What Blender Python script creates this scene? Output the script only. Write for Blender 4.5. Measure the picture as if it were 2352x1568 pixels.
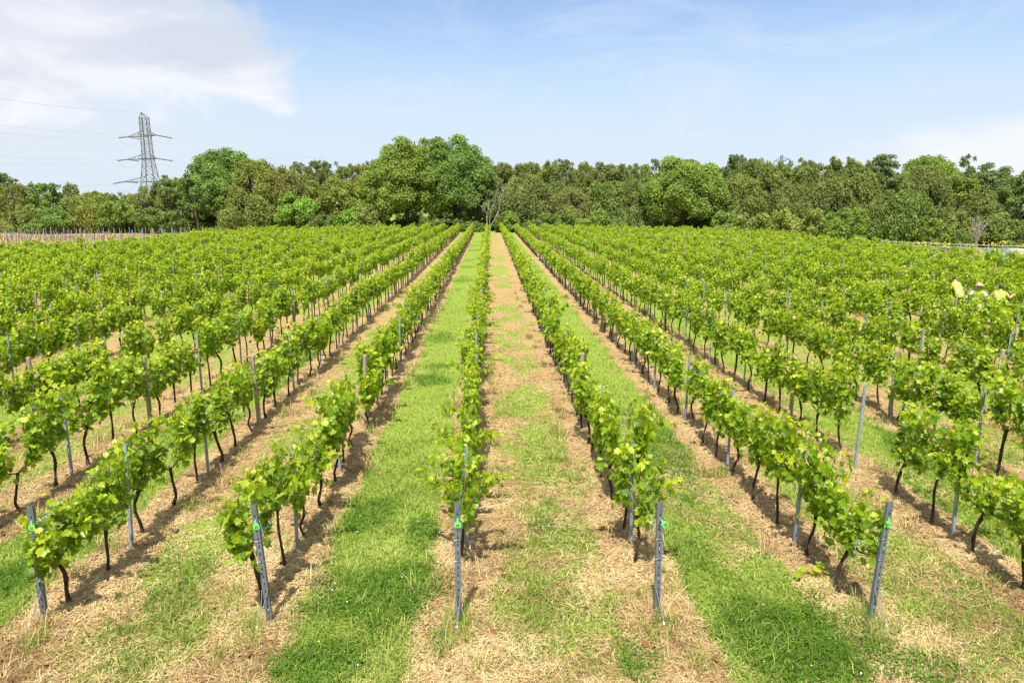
import bpy, math, random
import numpy as np
from mathutils import Vector, Matrix, Euler

for o in list(bpy.data.objects):
    bpy.data.objects.remove(o)
scene = bpy.context.scene
COL = scene.collection
R = math.radians

# ------------------------------------------------------------------ camera
CAM_H, PITCH, YAW = 4.94, R(11.36), R(1.86)
cam_d = bpy.data.cameras.new("camera")
cam_d.lens, cam_d.sensor_width = 24.0, 36.0
cam_d.clip_start, cam_d.clip_end = 0.1, 6000
cam = bpy.data.objects.new("camera", cam_d)
cam.location = (0, 0, CAM_H)
cam.rotation_euler = (math.pi / 2 - PITCH, 0, -YAW)
COL.objects.link(cam)
scene.camera = cam
FPX = 1568.0                       # focal length in photo units (2352 wide)
CAM_M = np.array(cam.rotation_euler.to_matrix())
CAM_P = np.array(cam.location)

# ------------------------------------------------------------------ world, sun, exposure
SUN_TRAVEL = Vector((0.12, 0.50, -1.0)).normalized()
SUN_ELEV = math.asin(-SUN_TRAVEL.z)
SUN_AZ = math.atan2(-SUN_TRAVEL.x, -SUN_TRAVEL.y)      # clockwise from +Y
EXPOSURE = 1.08
scene.view_settings.view_transform = 'Standard'
scene.view_settings.look = 'None'
scene.view_settings.exposure = EXPOSURE
scene.view_settings.gamma = 1.0

world = bpy.data.worlds.new("World")
scene.world = world
world.use_nodes = True
WN, WL = world.node_tree.nodes, world.node_tree.links
WN.clear()


def wnode(t, **kw):
    n = WN.new(t)
    for k, v in kw.items():
        setattr(n, k, v)
    return n


def wset(n, i, v):
    if isinstance(v, (int, float, tuple)):
        n.inputs[i].default_value = v
    else:
        WL.new(v, n.inputs[i])


def wmath(op, a, b=None, clamp=False):
    n = wnode('ShaderNodeMath', operation=op, use_clamp=clamp)
    wset(n, 0, a)
    if b is not None:
        wset(n, 1, b)
    return n.outputs[0]


def wmap(v, a, b, c=0.0, d=1.0):
    n = wnode('ShaderNodeMapRange', interpolation_type='SMOOTHSTEP')
    wset(n, 0, v)
    for i, x in enumerate((a, b, c, d)):
        n.inputs[i + 1].default_value = x
    return n.outputs[0]


def wmix(f, a, b):
    n = wnode('ShaderNodeMix', data_type='RGBA')
    wset(n, 0, f)
    for i, x in ((6, a), (7, b)):
        wset(n, i, x)
    return n.outputs[2]


sky = wnode('ShaderNodeTexSky', sky_type='NISHITA', sun_disc=False)
sky.sun_elevation, sky.sun_rotation = SUN_ELEV, SUN_AZ
sky.air_density, sky.dust_density, sky.ozone_density = 1.0, 0.6, 1.5
SKY_STRENGTH = 0.085
tc = wnode('ShaderNodeTexCoord')
sep = wnode('ShaderNodeSeparateXYZ')
WL.new(tc.outputs['Generated'], sep.inputs[0])
az = wmath('ARCTAN2', sep.outputs[0], sep.outputs[1])
el = wmath('ARCSINE', sep.outputs[2])
comb = wnode('ShaderNodeCombineXYZ')
WL.new(az, comb.inputs[0]); WL.new(el, comb.inputs[1])


def wnoise(scale, sx, sy, off, detail=6.0, rough=0.55, dist=0.0):
    mp = wnode('ShaderNodeMapping')
    WL.new(comb.outputs[0], mp.inputs[0])
    mp.inputs['Scale'].default_value = (sx, sy, 1)
    mp.inputs['Location'].default_value = (off, off * 0.37, off)
    n = wnode('ShaderNodeTexNoise')
    WL.new(mp.outputs[0], n.inputs['Vector'])
    n.inputs['Scale'].default_value = scale
    n.inputs['Detail'].default_value = detail
    n.inputs['Roughness'].default_value = rough
    n.inputs['Distortion'].default_value = dist
    return n.outputs[0]


def ray(u, v):
    d = CAM_M @ np.array([(u - 1176.0) / FPX, -(v - 784.0) / FPX, -1.0])
    return d / np.linalg.norm(d)


def azel(u, v):
    d = ray(u, v)
    return math.atan2(d[0], d[1]), math.asin(d[2])


def blob(u, v, ru, rv, nz, amp=0.9):
    a0, e0 = azel(u, v)
    dx = wmath('MULTIPLY', wmath('SUBTRACT', az, a0), FPX / ru * 0.95)
    dy = wmath('MULTIPLY', wmath('SUBTRACT', el, e0), FPX / rv * 0.95)
    r2 = wmath('ADD', wmath('MULTIPLY', dx, dx), wmath('MULTIPLY', dy, dy))
    r = wmath('SQRT', r2)
    return wmath('ADD', r, wmath('MULTIPLY', wmath('SUBTRACT', nz, 0.5), amp))


n_big = wnoise(7.0, 1.0, 1.5, 3.1, 8, 0.55, 0.4)
n_soft = wnoise(5.0, 0.7, 2.2, 9.7, 5, 0.55, 0.6)
n_cirr = wnoise(3.0, 1.0, 3.5, 5.3, 7, 0.62, 1.2)
skycol = sky.outputs[0]
TINT = wnode('ShaderNodeMix', data_type='RGBA', blend_type='MULTIPLY')
TINT.inputs[0].default_value = 1.0
WL.new(skycol, TINT.inputs[6])
TINT.inputs[7].default_value = (0.76, 0.88, 1.0, 1)
skycol = TINT.outputs[2]
PALE, CLOUD = (4.0, 4.62, 5.4, 1), (5.5, 5.55, 5.8, 1)
# the air thickens and pales toward the horizon
haze_f = wmap(el, 0.34, 0.05, 0.0, 0.95)
skycol = wmix(wmath('MULTIPLY', haze_f, wmath('ADD', 0.86, wmath('MULTIPLY', n_soft, 0.2)), True), skycol, PALE)
# bright veil added high overhead, out of view, to raise the fill light
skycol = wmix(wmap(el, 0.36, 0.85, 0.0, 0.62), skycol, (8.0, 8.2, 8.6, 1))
# thin cirrus
cir = wmath('MULTIPLY', wmap(n_cirr, 0.44, 0.76), 0.50)
skycol = wmix(cir, skycol, (4.3, 4.8, 5.5, 1))
# the cloud bank to the left and the small cloud over the trees to the right
left = wmap(blob(150, 105, 360, 115, n_big, 1.9), 1.18, 0.72)
left2 = wmap(blob(40, 250, 420, 150, n_soft, 1.3), 1.35, 0.35, 0.0, 0.75)
right = wmap(blob(2330, 355, 260, 62, n_big, 1.3), 1.2, 0.45, 0.0, 0.9)
shade = wmix(wmap(n_soft, 0.36, 0.62), (3.9, 4.2, 4.8, 1), CLOUD)
skycol = wmix(left2, skycol, (4.4, 4.75, 5.2, 1))
skycol = wmix(wmath('MULTIPLY', left, 0.93), skycol, shade)
skycol = wmix(right, skycol, (5.3, 5.4, 5.7, 1))
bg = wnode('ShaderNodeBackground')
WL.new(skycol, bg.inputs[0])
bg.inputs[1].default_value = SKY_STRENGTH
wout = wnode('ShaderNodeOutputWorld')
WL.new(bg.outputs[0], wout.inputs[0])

sun_d = bpy.data.lights.new("sun", 'SUN')
sun_d.energy, sun_d.angle, sun_d.color = 4.6, R(0.53), (1.0, 0.955, 0.88)
sun = bpy.data.objects.new("sun", sun_d)
sun.rotation_euler = SUN_TRAVEL.to_track_quat('-Z', 'Y').to_euler()
sun.location = (-40, -60, 120)
COL.objects.link(sun)

# ------------------------------------------------------------------ helpers
RNG = np.random.default_rng(7)


def rng_of(*k):
    return np.random.default_rng([abs(int(x)) + 1 for x in k])


def at_y(u, v, Y):
    d = ray(u, v)
    return CAM_P + d * (Y / d[1])


def at_z(u, v, z=0.0):
    d = ray(u, v)
    return CAM_P + d * ((z - CAM_H) / d[2])


def project(P):
    P = np.atleast_2d(P)
    c = (P - CAM_P) @ CAM_M
    w = np.where(c[:, 2] < -0.01, -c[:, 2], 1e-3)
    ok = c[:, 2] < -0.01
    return np.stack([1176 + FPX * c[:, 0] / w, 784 - FPX * c[:, 1] / w], 1), ok


def px(n, y):
    return n * (y * 0.98 + 0.9) / FPX          # photo units at depth y -> metres


def sstep(x, a, b):
    t = np.clip((np.asarray(x, float) - a) / (b - a), 0, 1)
    return t * t * (3 - 2 * t)


def vnoise(x, y, seed=0):
    x, y = np.asarray(x, float), np.asarray(y, float)
    xi, yi = np.floor(x).astype(np.int64), np.floor(y).astype(np.int64)
    fx, fy = x - xi, y - yi
    fx, fy = fx * fx * (3 - 2 * fx), fy * fy * (3 - 2 * fy)

    def h(a, b):
        n = (a * 374761393 + b * 668265263 + seed * 144665) & 0x7fffffff
        n = ((n ^ (n >> 13)) * 1274126177) & 0x7fffffff
        return ((n ^ (n >> 16)) & 0xffff) / 65535.0
    return (h(xi, yi) * (1 - fx) + h(xi + 1, yi) * fx) * (1 - fy) + (h(xi, yi + 1) * (1 - fx) + h(xi + 1, yi + 1) * fx) * fy


def fbm(x, y, seed=0, o=4):
    s, a, t = 0, 1.0, 0
    for i in range(o):
        s = s + a * vnoise(x * 2 ** i, y * 2 ** i, seed + i * 17)
        t += a
        a *= 0.55
    return s / t


def np_mesh(name, V, F, mats=(), midx=None, smooth=False, tint=None, attrs=None):
    """V (n,3); F list of (m,k) index arrays."""
    me = bpy.data.meshes.new(name)
    V = np.asarray(V, np.float32)
    F = [np.asarray(f, np.int32) for f in F if len(f)]
    me.vertices.add(len(V))
    me.vertices.foreach_set("co", V.ravel())
    loops = np.concatenate([f.ravel() for f in F])
    tot = np.concatenate([np.full(len(f), f.shape[1], np.int32) for f in F])
    start = np.concatenate([[0], np.cumsum(tot)[:-1]]).astype(np.int32)
    me.loops.add(len(loops))
    me.loops.foreach_set("vertex_index", loops)
    me.polygons.add(len(tot))
    me.polygons.foreach_set("loop_start", start)
    me.polygons.foreach_set("loop_total", tot)
    if midx is not None:
        me.polygons.foreach_set("material_index", np.asarray(midx, np.int32))
    me.polygons.foreach_set("use_smooth", np.full(len(tot), bool(smooth)))
    for m in mats:
        me.materials.append(m)
    if tint is not None:
        a = me.attributes.new("tint", 'FLOAT', 'POINT')
        a.data.foreach_set("value", np.asarray(tint, np.float32))
    for k, v in (attrs or {}).items():
        a = me.attributes.new(k, 'FLOAT', 'POINT')
        a.data.foreach_set("value", np.asarray(v, np.float32))
    me.update(calc_edges=True)
    me.validate()
    return me


def link(name, me, parent=None, loc=None):
    o = bpy.data.objects.new(name, me)
    COL.objects.link(o)
    if parent is not None:
        o.parent = parent
    if loc is not None:
        o.location = loc
    return o


def tag(o, label=None, cat=None, group=None, kind=None):
    for k, v in (("label", label), ("category", cat), ("group", group), ("kind", kind)):
        if v:
            o[k] = v
    return o


def thing(name, label, cat, loc=(0, 0, 0), rz=0.0, group=None):
    o = link(name, None, None, loc)
    o.rotation_euler = (0, 0, rz)
    o.empty_display_size = 0.3
    return tag(o, label, cat, group)


class MB:
    """collects shapes for one mesh"""

    def __init__(self):
        self.V, self.F, self.M, self.n = [], {}, {}, 0

    def add(self, V, F, m=0):
        V = np.asarray(V, float)
        for f in F:
            f = np.asarray(f, int)
            self.F.setdefault((f.shape[1], m), []).append(f + self.n)
        self.V.append(V)
        self.n += len(V)
        return self

    def box(self, c, s, rot=None, m=0):
        v = np.array([[x, y, z] for x in (-.5, .5) for y in (-.5, .5) for z in (-.5, .5)]) * np.array(s)
        if rot is not None:
            v = v @ np.array(Euler(rot).to_matrix()).T
        f = [[0, 1, 3, 2], [4, 6, 7, 5], [0, 4, 5, 1], [2, 3, 7, 6], [0, 2, 6, 4], [1, 5, 7, 3]]
        return self.add(v + np.array(c), [f], m)

    def bar(self, a, b, w, h=None, m=0, up=(0, 0, 1)):
        """square bar from a to b"""
        a, b = np.array(a, float), np.array(b, float)
        h = w if h is None else h
        d = b - a
        d /= np.linalg.norm(d)
        u = np.array(up, float)
        if abs(d @ u) > 0.97:
            u = np.array([1.0, 0, 0])
        s = np.cross(d, u); s /= np.linalg.norm(s)
        t = np.cross(s, d)
        v = [p + s * i * w / 2 + t * j * h / 2 for p in (a, b) for i, j in ((-1, -1), (1, -1), (1, 1), (-1, 1))]
        f = [[0, 1, 5, 4], [1, 2, 6, 5], [2, 3, 7, 6], [3, 0, 4, 7]]
        return self.add(v, [f, [[3, 2, 1, 0]], [[4, 5, 6, 7]]], m)

    def tube(self, P, r, k=6, m=0, cap=True):
        V, F = tube(P, r, k)
        self.add(V, [F], m)
        if cap:
            n = self.n
            self.F.setdefault((k, m), []).append(np.array([list(range(n - k, n))]))
        return self

    def mesh(self, name, mats, smooth=False):
        F, M = [], []
        for (k, m), fs in self.F.items():
            f = np.concatenate(fs)
            F.append(f); M.append(np.full(len(f), m))
        return np_mesh(name, np.concatenate(self.V), F, mats, np.concatenate(M), smooth)

    def build(self, name, mats, parent=None, smooth=False, loc=None):
        mats = mats if isinstance(mats, (list, tuple)) else [mats]
        return link(name, self.mesh(name, mats, smooth), parent, loc)


def tube(P, r, k=6):
    P = np.asarray(P, float)
    r = np.broadcast_to(np.asarray(r, float), (len(P),))
    T = np.gradient(P, axis=0)
    T /= np.linalg.norm(T, axis=1)[:, None] + 1e-9
    ref = np.array([1.0, 0.13, 0.07]) if abs(T[0][0]) < 0.8 else np.array([0.1, 1.0, 0.2])
    s = np.cross(T, ref); s /= np.linalg.norm(s, axis=1)[:, None] + 1e-9
    t = np.cross(T, s)
    a = np.arange(k) / k * 2 * math.pi
    V = P[:, None, :] + r[:, None, None] * (np.cos(a)[None, :, None] * s[:, None, :] + np.sin(a)[None, :, None] * t[:, None, :])
    V = V.reshape(-1, 3)
    F = []
    for i in range(len(P) - 1):
        for j in range(k):
            F.append([i * k + j, i * k + (j + 1) % k, (i + 1) * k + (j + 1) % k, (i + 1) * k + j])
    return V, np.array(F)


def unit(v):
    return v / (np.linalg.norm(v, axis=-1, keepdims=True) + 1e-9)


def place_cards(P, N, T, S, tmpl, faces, aspect=1.0):
    """P pos, N normal, T tip direction, S size -> verts/faces of template copies"""
    N = unit(N)
    T = unit(T - N * np.sum(T * N, 1, keepdims=True))
    B = np.cross(T, N)
    S = np.asarray(S)[:, None, None]
    V = P[:, None, :] + S * (tmpl[None, :, 0:1] * aspect * B[:, None, :] + tmpl[None, :, 1:2] * T[:, None, :] + tmpl[None, :, 2:3] * N[:, None, :])
    k = len(tmpl)
    off = (np.arange(len(P)) * k)[:, None, None]
    F = (np.asarray(faces)[None] + off).reshape(-1, np.asarray(faces).shape[1])
    return V.reshape(-1, 3), F


# ------------------------------------------------------------------ materials
def mat(name, col=(.5, .5, .5), rough=.6, metal=0.0, spec=.5, emit=None):
    m = bpy.data.materials.new(name)
    m.use_nodes = True
    b = m.node_tree.nodes["Principled BSDF"]
    b.inputs["Base Color"].default_value = (*col, 1)
    b.inputs["Roughness"].default_value = rough
    b.inputs["Metallic"].default_value = metal
    b.inputs["Specular IOR Level"].default_value = spec
    return m


def noisy(name, c1, c2, scale=8.0, rough=.7, metal=0.0, stretch=(1, 1, 1), bump=0.0, spec=.4):
    m = mat(name, c1, rough, metal, spec)
    N, L = m.node_tree.nodes, m.node_tree.links
    b = N["Principled BSDF"]
    t = N.new('ShaderNodeTexCoord')
    mp = N.new('ShaderNodeMapping')
    mp.inputs['Scale'].default_value = stretch
    L.new(t.outputs['Object'], mp.inputs[0])
    n = N.new('ShaderNodeTexNoise')
    n.inputs['Scale'].default_value = scale
    n.inputs['Detail'].default_value = 6
    L.new(mp.outputs[0], n.inputs['Vector'])
    r = N.new('ShaderNodeValToRGB')
    r.color_ramp.elements[0].position, r.color_ramp.elements[1].position = .32, .68
    r.color_ramp.elements[0].color, r.color_ramp.elements[1].color = (*c1, 1), (*c2, 1)
    L.new(n.outputs[0], r.inputs[0])
    L.new(r.outputs[0], b.inputs['Base Color'])
    if bump:
        bp = N.new('ShaderNodeBump')
        bp.inputs['Strength'].default_value = bump
        bp.inputs['Distance'].default_value = .02
        L.new(n.outputs[0], bp.inputs['Height'])
        L.new(bp.outputs[0], b.inputs['Normal'])
    return m


def leafy(name, cols, transl=.3, rough=.5, spec=.25, tcol=1.3):
    """foliage: colour from the per-leaf 'tint' attribute; cols = list of (pos, rgb)"""
    m = bpy.data.materials.new(name)
    m.use_nodes = True
    N, L = m.node_tree.nodes, m.node_tree.links
    b = N["Principled BSDF"]
    a = N.new('ShaderNodeAttribute'); a.attribute_name = "tint"
    r = N.new('ShaderNodeValToRGB')
    while len(r.color_ramp.elements) < len(cols):
        r.color_ramp.elements.new(.5)
    for e, (p, c) in zip(r.color_ramp.elements, cols):
        e.position = p
        e.color = (*c, 1)
    L.new(a.outputs['Fac'], r.inputs[0])
    L.new(r.outputs[0], b.inputs['Base Color'])
    b.inputs['Roughness'].default_value = rough
    b.inputs['Specular IOR Level'].default_value = spec
    if transl > 0:
        tr = N.new('ShaderNodeBsdfTranslucent')
        mx = N.new('ShaderNodeMix'); mx.data_type = 'RGBA'; mx.blend_type = 'MULTIPLY'
        mx.inputs[0].default_value = 1.0
        L.new(r.outputs[0], mx.inputs[6])
        mx.inputs[7].default_value = (tcol * 1.1, tcol, tcol * .35, 1)
        L.new(mx.outputs[2], tr.inputs[0])
        ms = N.new('ShaderNodeMixShader')
        ms.inputs[0].default_value = transl
        L.new(b.outputs[0], ms.inputs[1]); L.new(tr.outputs[0], ms.inputs[2])
        L.new(ms.outputs[0], N['Material Output'].inputs[0])
    return m


M_LEAF = leafy("vine_leaf", [(0, (.085, .165, .010)), (.45, (.200, .312, .013)), (.8, (.350, .436, .022)), (1, (.44, .50, .042))], .50, .40, .4, 1.75)
M_SHOOT = mat("shoot_stem", (.16, .13, .03), .6)
M_BARK = noisy("vine_bark", (.028, .017, .011), (.085, .055, .036), 26, .9, 0, (1, 1, .18), .9, .15)
M_STEEL = noisy("galvanised_steel", (.115, .135, .150), (.185, .21, .23), 9, .5, .3, (1, 1, .5), 0, .4)
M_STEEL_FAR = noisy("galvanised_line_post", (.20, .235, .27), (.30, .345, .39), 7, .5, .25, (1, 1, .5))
M_SLOT = mat("slot_shadow", (.015, .017, .018), .8)
M_WIRE = mat("wire", (.42, .44, .45), .35, .6)
M_TAG = mat("green_tag", (.20, .66, .16), .45)
M_INK = mat("black_ink", (.015, .016, .016), .6)
M_WHITE = mat("white_plastic", (.75, .75, .74), .4)
M_WOODPOST = noisy("weathered_post_wood", (.20, .155, .105), (.36, .30, .23), 10, .9, 0, (3, 3, .3), .5, .2)
M_FENCE = noisy("weathered_fence_wood", (.24, .195, .15), (.40, .34, .28), 6, .9, 0, (1, 1, 1), .3, .2)

# ------------------------------------------------------------------ layout
S_ROW, X_ROW = 2.45, -0.41
VINE_PITCH = 0.97
END_Y = 7.42
BX = [-60, -46, -42, -39, -38, -35, -17, 0, 12, 27, 33, 36, 38, 60]
BY = [60, 63, 66, 70, 92, 104, 117, 121, 118, 106, 98, 93, 88, 60]


def row_x(k):
    return X_ROW + S_ROW * k


def far_end(x):
    return float(np.interp(x, BX, BY))


def gz(x, y):
    """terrain height: level vineyard, falling away to the right rear"""
    x, y = np.asarray(x, float), np.asarray(y, float)
    return -sstep(x, 38, 68) * np.clip(0.033 * np.maximum(0, y - 28), 0, 2.27) + sstep(y, 97, 106) * sstep(x, 50, 60) * np.clip(.27 - .026 * (x - 66), -.5, .4)


def masks(x, y):
    """share of living grass (0 straw .. 1 green) and clover patches"""
    x, y = np.asarray(x, float), np.asarray(y, float)
    rx = (x - X_ROW) / S_ROW
    k = np.round(rx)
    d = np.abs(rx - k) * S_ROW
    alley = np.floor(rx).astype(int)
    green = (alley % 2) != 0
    edge = 0.40 + 0.30 * (fbm(x * 1.3, y * 1.3, 5) - .5) + 0.06
    under = sstep(d, edge + .10, edge - .10)
    n1, n2 = fbm(x * .9, y * .55, 11), fbm(x * 1.1, y * .8, 23)
    g_green = np.clip(1.15 - .60 * sstep(n1, .56, .78), 0, 1)
    mid = sstep(d, .35, 1.1)
    g_mix = np.clip(.29 + .48 * sstep(n2 + .10 * mid, .40, .72) + .9 * (fbm(x * 3.1, y * 2.6, 29) - .5) - .16 * sstep(y, 14, 30), .05, .85)
    g = np.where(green, g_green, g_mix)
    front = sstep(y, 7.4, 6.6)
    hl = fbm(x * .8 + 4, y * .9, 31)
    gh = np.where(green, .95, np.clip(.30 + .5 * sstep(hl, .42, .66) + .6 * (fbm(x * 3.1, y * 2.6, 29) - .5), .04, .9))
    u2 = under * (1 - .0 * front)
    g = g * (1 - front) + gh * front
    g = g * (1 - u2) + u2 * .10 * sstep(fbm(x * 2.2, y * 2.2, 41), .5, .7)
    out = sstep(x, 39, 42) * sstep(y, 40, 50)
    g = g * (1 - out) + out * (.55 + .45 * n1)
    bare = sstep(x, -37.0, -38.5) * sstep(y, 66, 70)
    g = g * (1 - bare) + bare * .03
    far = sstep(y, 118, 124)
    g = g * (1 - far) + far * .8
    c = np.zeros_like(x)
    for (u, v, ru, rv) in CLOVER:
        p = at_z(u, v)
        qx, qy = at_z(u + ru, v)[0] - p[0], abs(at_z(u, v - rv)[1] - p[1])
        r = ((x - p[0]) / qx) ** 2 + ((y - p[1]) / qy) ** 2
        c = np.maximum(c, sstep(np.sqrt(r) + 1.5 * (fbm(x * 2.2, y * 2.2, 51) - .5) + .5 * (fbm(x * 9, y * 9, 53) - .5), 1.35, .55))
    cn = sstep(fbm(x * .55 + 7, y * .4, 61), .60, .70) * np.where(green, 1, 0.15) * (1 - under) * sstep(y, 9, 12) * (1 - out)
    c = np.maximum(c, .8 * cn)
    return np.clip(g, 0, 1), np.clip(c, 0, 1), under


CLOVER = [(860, 1365, 150, 70), (715, 1525, 105, 55), (845, 1185, 62, 34), (965, 1222, 40, 32), (1005, 1475, 25, 40), (1840, 1470, 170, 80),
          (1460, 1525, 45, 45), (1240, 1205, 45, 14), (2120, 1545, 80, 40), (20, 1330, 60, 40), (990, 870, 40, 14), (1000, 840, 30, 8), (1470, 955, 45, 14)]

# ------------------------------------------------------------------ ground
def spaced(*segs):
    out = []
    for a, b, s in segs:
        out.append(np.arange(a, b, s))
    return np.concatenate(out)


gx = np.concatenate([-np.geomspace(60, 900, 26)[::-1], spaced((-58, -16, .30), (-16, 16, .11), (16, 58, .30)), np.geomspace(58.3, 900, 26)])
gy = np.concatenate([-np.geomspace(2, 60, 8)[::-1], spaced((-1, 5, .5), (5, 22, .11), (22, 45, .25), (45, 130, .6)), np.geomspace(130, 1500, 40)])
GX, GY = np.meshgrid(gx, gy)
fx_, fy_ = GX.ravel(), GY.ravel()
g_, c_, u_ = masks(fx_, fy_)
near = sstep(fy_, 60, 20) * sstep(np.abs(fx_), 40, 20)
hz = gz(fx_, fy_) + near * (0.035 * (fbm(fx_ * 2.1, fy_ * 2.1, 71) - .5) * 2 + .03 * (1 - g_) * (fbm(fx_ * 5, fy_ * 5, 77) - .4))
nx, ny = len(gx), len(gy)
idx = np.arange(nx * ny).reshape(ny, nx)
quads = np.stack([idx[:-1, :-1], idx[:-1, 1:], idx[1:, 1:], idx[1:, :-1]], -1).reshape(-1, 4)


def ground_material():
    m = bpy.data.materials.new("meadow_ground")
    m.use_nodes = True
    N, L = m.node_tree.nodes, m.node_tree.links
    b = N["Principled BSDF"]
    b.inputs['Roughness'].default_value = .95
    b.inputs['Specular IOR Level'].default_value = .1
    t = N.new('ShaderNodeTexCoord')

    def noise(scale, st=(1, 1, 1), det=8, rough=.65):
        mp = N.new('ShaderNodeMapping'); mp.inputs['Scale'].default_value = st
        L.new(t.outputs['Object'], mp.inputs[0])
        n = N.new('ShaderNodeTexNoise')
        n.inputs['Scale'].default_value = scale; n.inputs['Detail'].default_value = det; n.inputs['Roughness'].default_value = rough
        L.new(mp.outputs[0], n.inputs['Vector'])
        return n.outputs[0]

    def ramp(f, els):
        r = N.new('ShaderNodeValToRGB')
        while len(r.color_ramp.elements) < len(els):
            r.color_ramp.elements.new(.5)
        for e, (p, c) in zip(r.color_ramp.elements, els):
            e.position = p; e.color = (*c, 1)
        L.new(f, r.inputs[0])
        return r.outputs[0]

    def mix(f, a, c):
        n = N.new('ShaderNodeMix'); n.data_type = 'RGBA'
        L.new(f, n.inputs[0]); L.new(a, n.inputs[6]); L.new(c, n.inputs[7])
        return n.outputs[2]

    fine, mid = noise(28, (1, 1, 1)), noise(5, (1, .6, 1))
    straw = ramp(fine, [(.28, (.13, .080, .035)), (.5, (.31, .205, .092)), (.72, (.47, .34, .165))])
    grass = ramp(fine, [(.28, (.070, .105, .014)), (.52, (.175, .235, .032)), (.75, (.31, .36, .075))])
    clov = ramp(fine, [(.3, (.055, .105, .012)), (.7, (.12, .19, .02))])
    ag = N.new('ShaderNodeAttribute'); ag.attribute_name = "living"
    ac = N.new('ShaderNodeAttribute'); ac.attribute_name = "clover"
    add = N.new('ShaderNodeMath'); add.operation = 'ADD'
    sub = N.new('ShaderNodeMath'); sub.operation = 'MULTIPLY_ADD'
    L.new(mid, sub.inputs[0]); sub.inputs[1].default_value = .9; sub.inputs[2].default_value = -.45
    L.new(ag.outputs['Fac'], add.inputs[0]); L.new(sub.outputs[0], add.inputs[1])
    mr = N.new('ShaderNodeMapRange'); mr.interpolation_type = 'SMOOTHSTEP'
    mr.inputs[1].default_value, mr.inputs[2].default_value = .2, .75
    L.new(add.outputs[0], mr.inputs[0])
    c = mix(mr.outputs[0], straw, grass)
    c = mix(ac.outputs['Fac'], c, clov)
    L.new(c, b.inputs['Base Color'])
    bp = N.new('ShaderNodeBump'); bp.inputs['Strength'].default_value = .7; bp.inputs['Distance'].default_value = .04
    L.new(noise(40), bp.inputs['Height']); L.new(bp.outputs[0], b.inputs['Normal'])
    return m


g_me = np_mesh("ground", np.stack([fx_, fy_, hz], 1), [quads], [ground_material()], None, True, None, {"living": g_, "clover": c_})
tag(link("ground", g_me), "vineyard floor of mown green alleys and tan straw strips", kind="structure")

# ------------------------------------------------------------------ grass, straw, clover, fallen leaves (uncountable)
def scatter(n, y0, y1, pw, seed):
    r = rng_of(seed)
    q = r.random(n)
    e = 1 - pw
    y = (y0 ** e + q * (y1 ** e - y0 ** e)) ** (1 / e)
    x = (r.random(n) * 2 - 1) * (.80 * y + 1.6) + .03 * y
    return x, y, r


def blades(x, y, r, h, w, lean, m, name, label, tint, curl=.35):
    n = len(x)
    a = r.random(n) * 2 * math.pi
    dx, dy = np.cos(a), np.sin(a)
    base = np.stack([x, y, gz(x, y) - .005], 1)
    ln = lean * (.4 + .9 * r.random(n))
    side = np.stack([-dy, dx, np.zeros(n)], 1)
    mid = base + np.stack([dx * h * ln * .4, dy * h * ln * .4, h * .6], 1)
    tip = base + np.stack([dx * h * ln, dy * h * ln, h * np.clip(1 - curl * ln, .12, 1)], 1)
    V = np.stack([base - side * w[:, None] / 2, base + side * w[:, None] / 2, mid + side * w[:, None] * .4, mid - side * w[:, None] * .4, tip], 1).reshape(-1, 3)
    o = np.arange(n)[:, None] * 5
    return tag(link(name, np_mesh(name, V, [o + np.array([[0, 1, 2, 3]]), o + np.array([[3, 2, 4]])], [m], None, False, np.repeat(tint, 5))), label, kind="stuff")


M_GRASS = leafy("grass_blade", [(0, (.060, .115, .010)), (.5, (.195, .275, .032)), (1, (.42, .45, .13))], .3, .55, .2, 1.2)
M_STRAW = leafy("straw_blade", [(0, (.15, .088, .035)), (.45, (.37, .25, .11)), (1, (.64, .49, .255))], .12, .7, .2, .9)
M_CLOVER = leafy("clover_leaf", [(0, (.030, .095, .007)), (.6, (.085, .185, .011)), (1, (.17, .28, .025))], .3, .5, .2, 1.2)

x, y, r = scatter(330000, 5.6, 48, 1.75, 101)
g, c, un = masks(x, y)
q = r.random(len(x))
pick = (q < g ** 1.3) & (r.random(len(x)) > c * .35)
gxs, gys = x[pick], y[pick]
n = len(gxs)
tall = (fbm(gxs * 1.5, gys * 1.5, 88) > .60)
h = (.03 + .055 * r.random(n)) * (1 + 1.0 * tall * r.random(n)) * (1 + .5 * c[pick])
w = .0045 + .00032 * gys
tn = np.clip(.42 - .40 * c[pick] + .5 * (fbm(gxs * .7, gys * .7, 91) - .5) * 2 + .29 * r.standard_normal(n), 0, 1)
blades(gxs, gys, r, h * 1.25, w * 1.25, 1.0 + .6 * r.random(n), M_GRASS, "grass", "short mown green grass in the alleys", tn)

ps = (q >= g ** 1.3)
sx, sy = x[ps], y[ps]
n = len(sx)
L_ = (.06 + .14 * r.random(n))
a = r.random(n) * 2 * math.pi
lump = fbm(sx * 3, sy * 3, 95)
z0 = gz(sx, sy) + .004 + .05 * r.random(n) * lump
dz = (r.random(n) - .35) * .05
cx, cy = np.cos(a) * L_ / 2, np.sin(a) * L_ / 2
wd = .0042 + .00030 * sy
sdx, sdy = -np.sin(a) * wd / 2, np.cos(a) * wd / 2
bow = (r.random(n) - .5) * .05
A = np.stack([sx - cx, sy - cy, z0], 1); B = np.stack([sx - sdx / wd * 2 * bow, sy - sdy / wd * 2 * bow, z0 + dz * .6 + .008], 1); C = np.stack([sx + cx, sy + cy, z0 + dz], 1)
sd = np.stack([sdx, sdy, np.zeros(n)], 1)
V = np.stack([A - sd, A + sd, B - sd, B + sd, C - sd, C + sd], 1).reshape(-1, 3)
o = np.arange(n)[:, None] * 6
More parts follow.
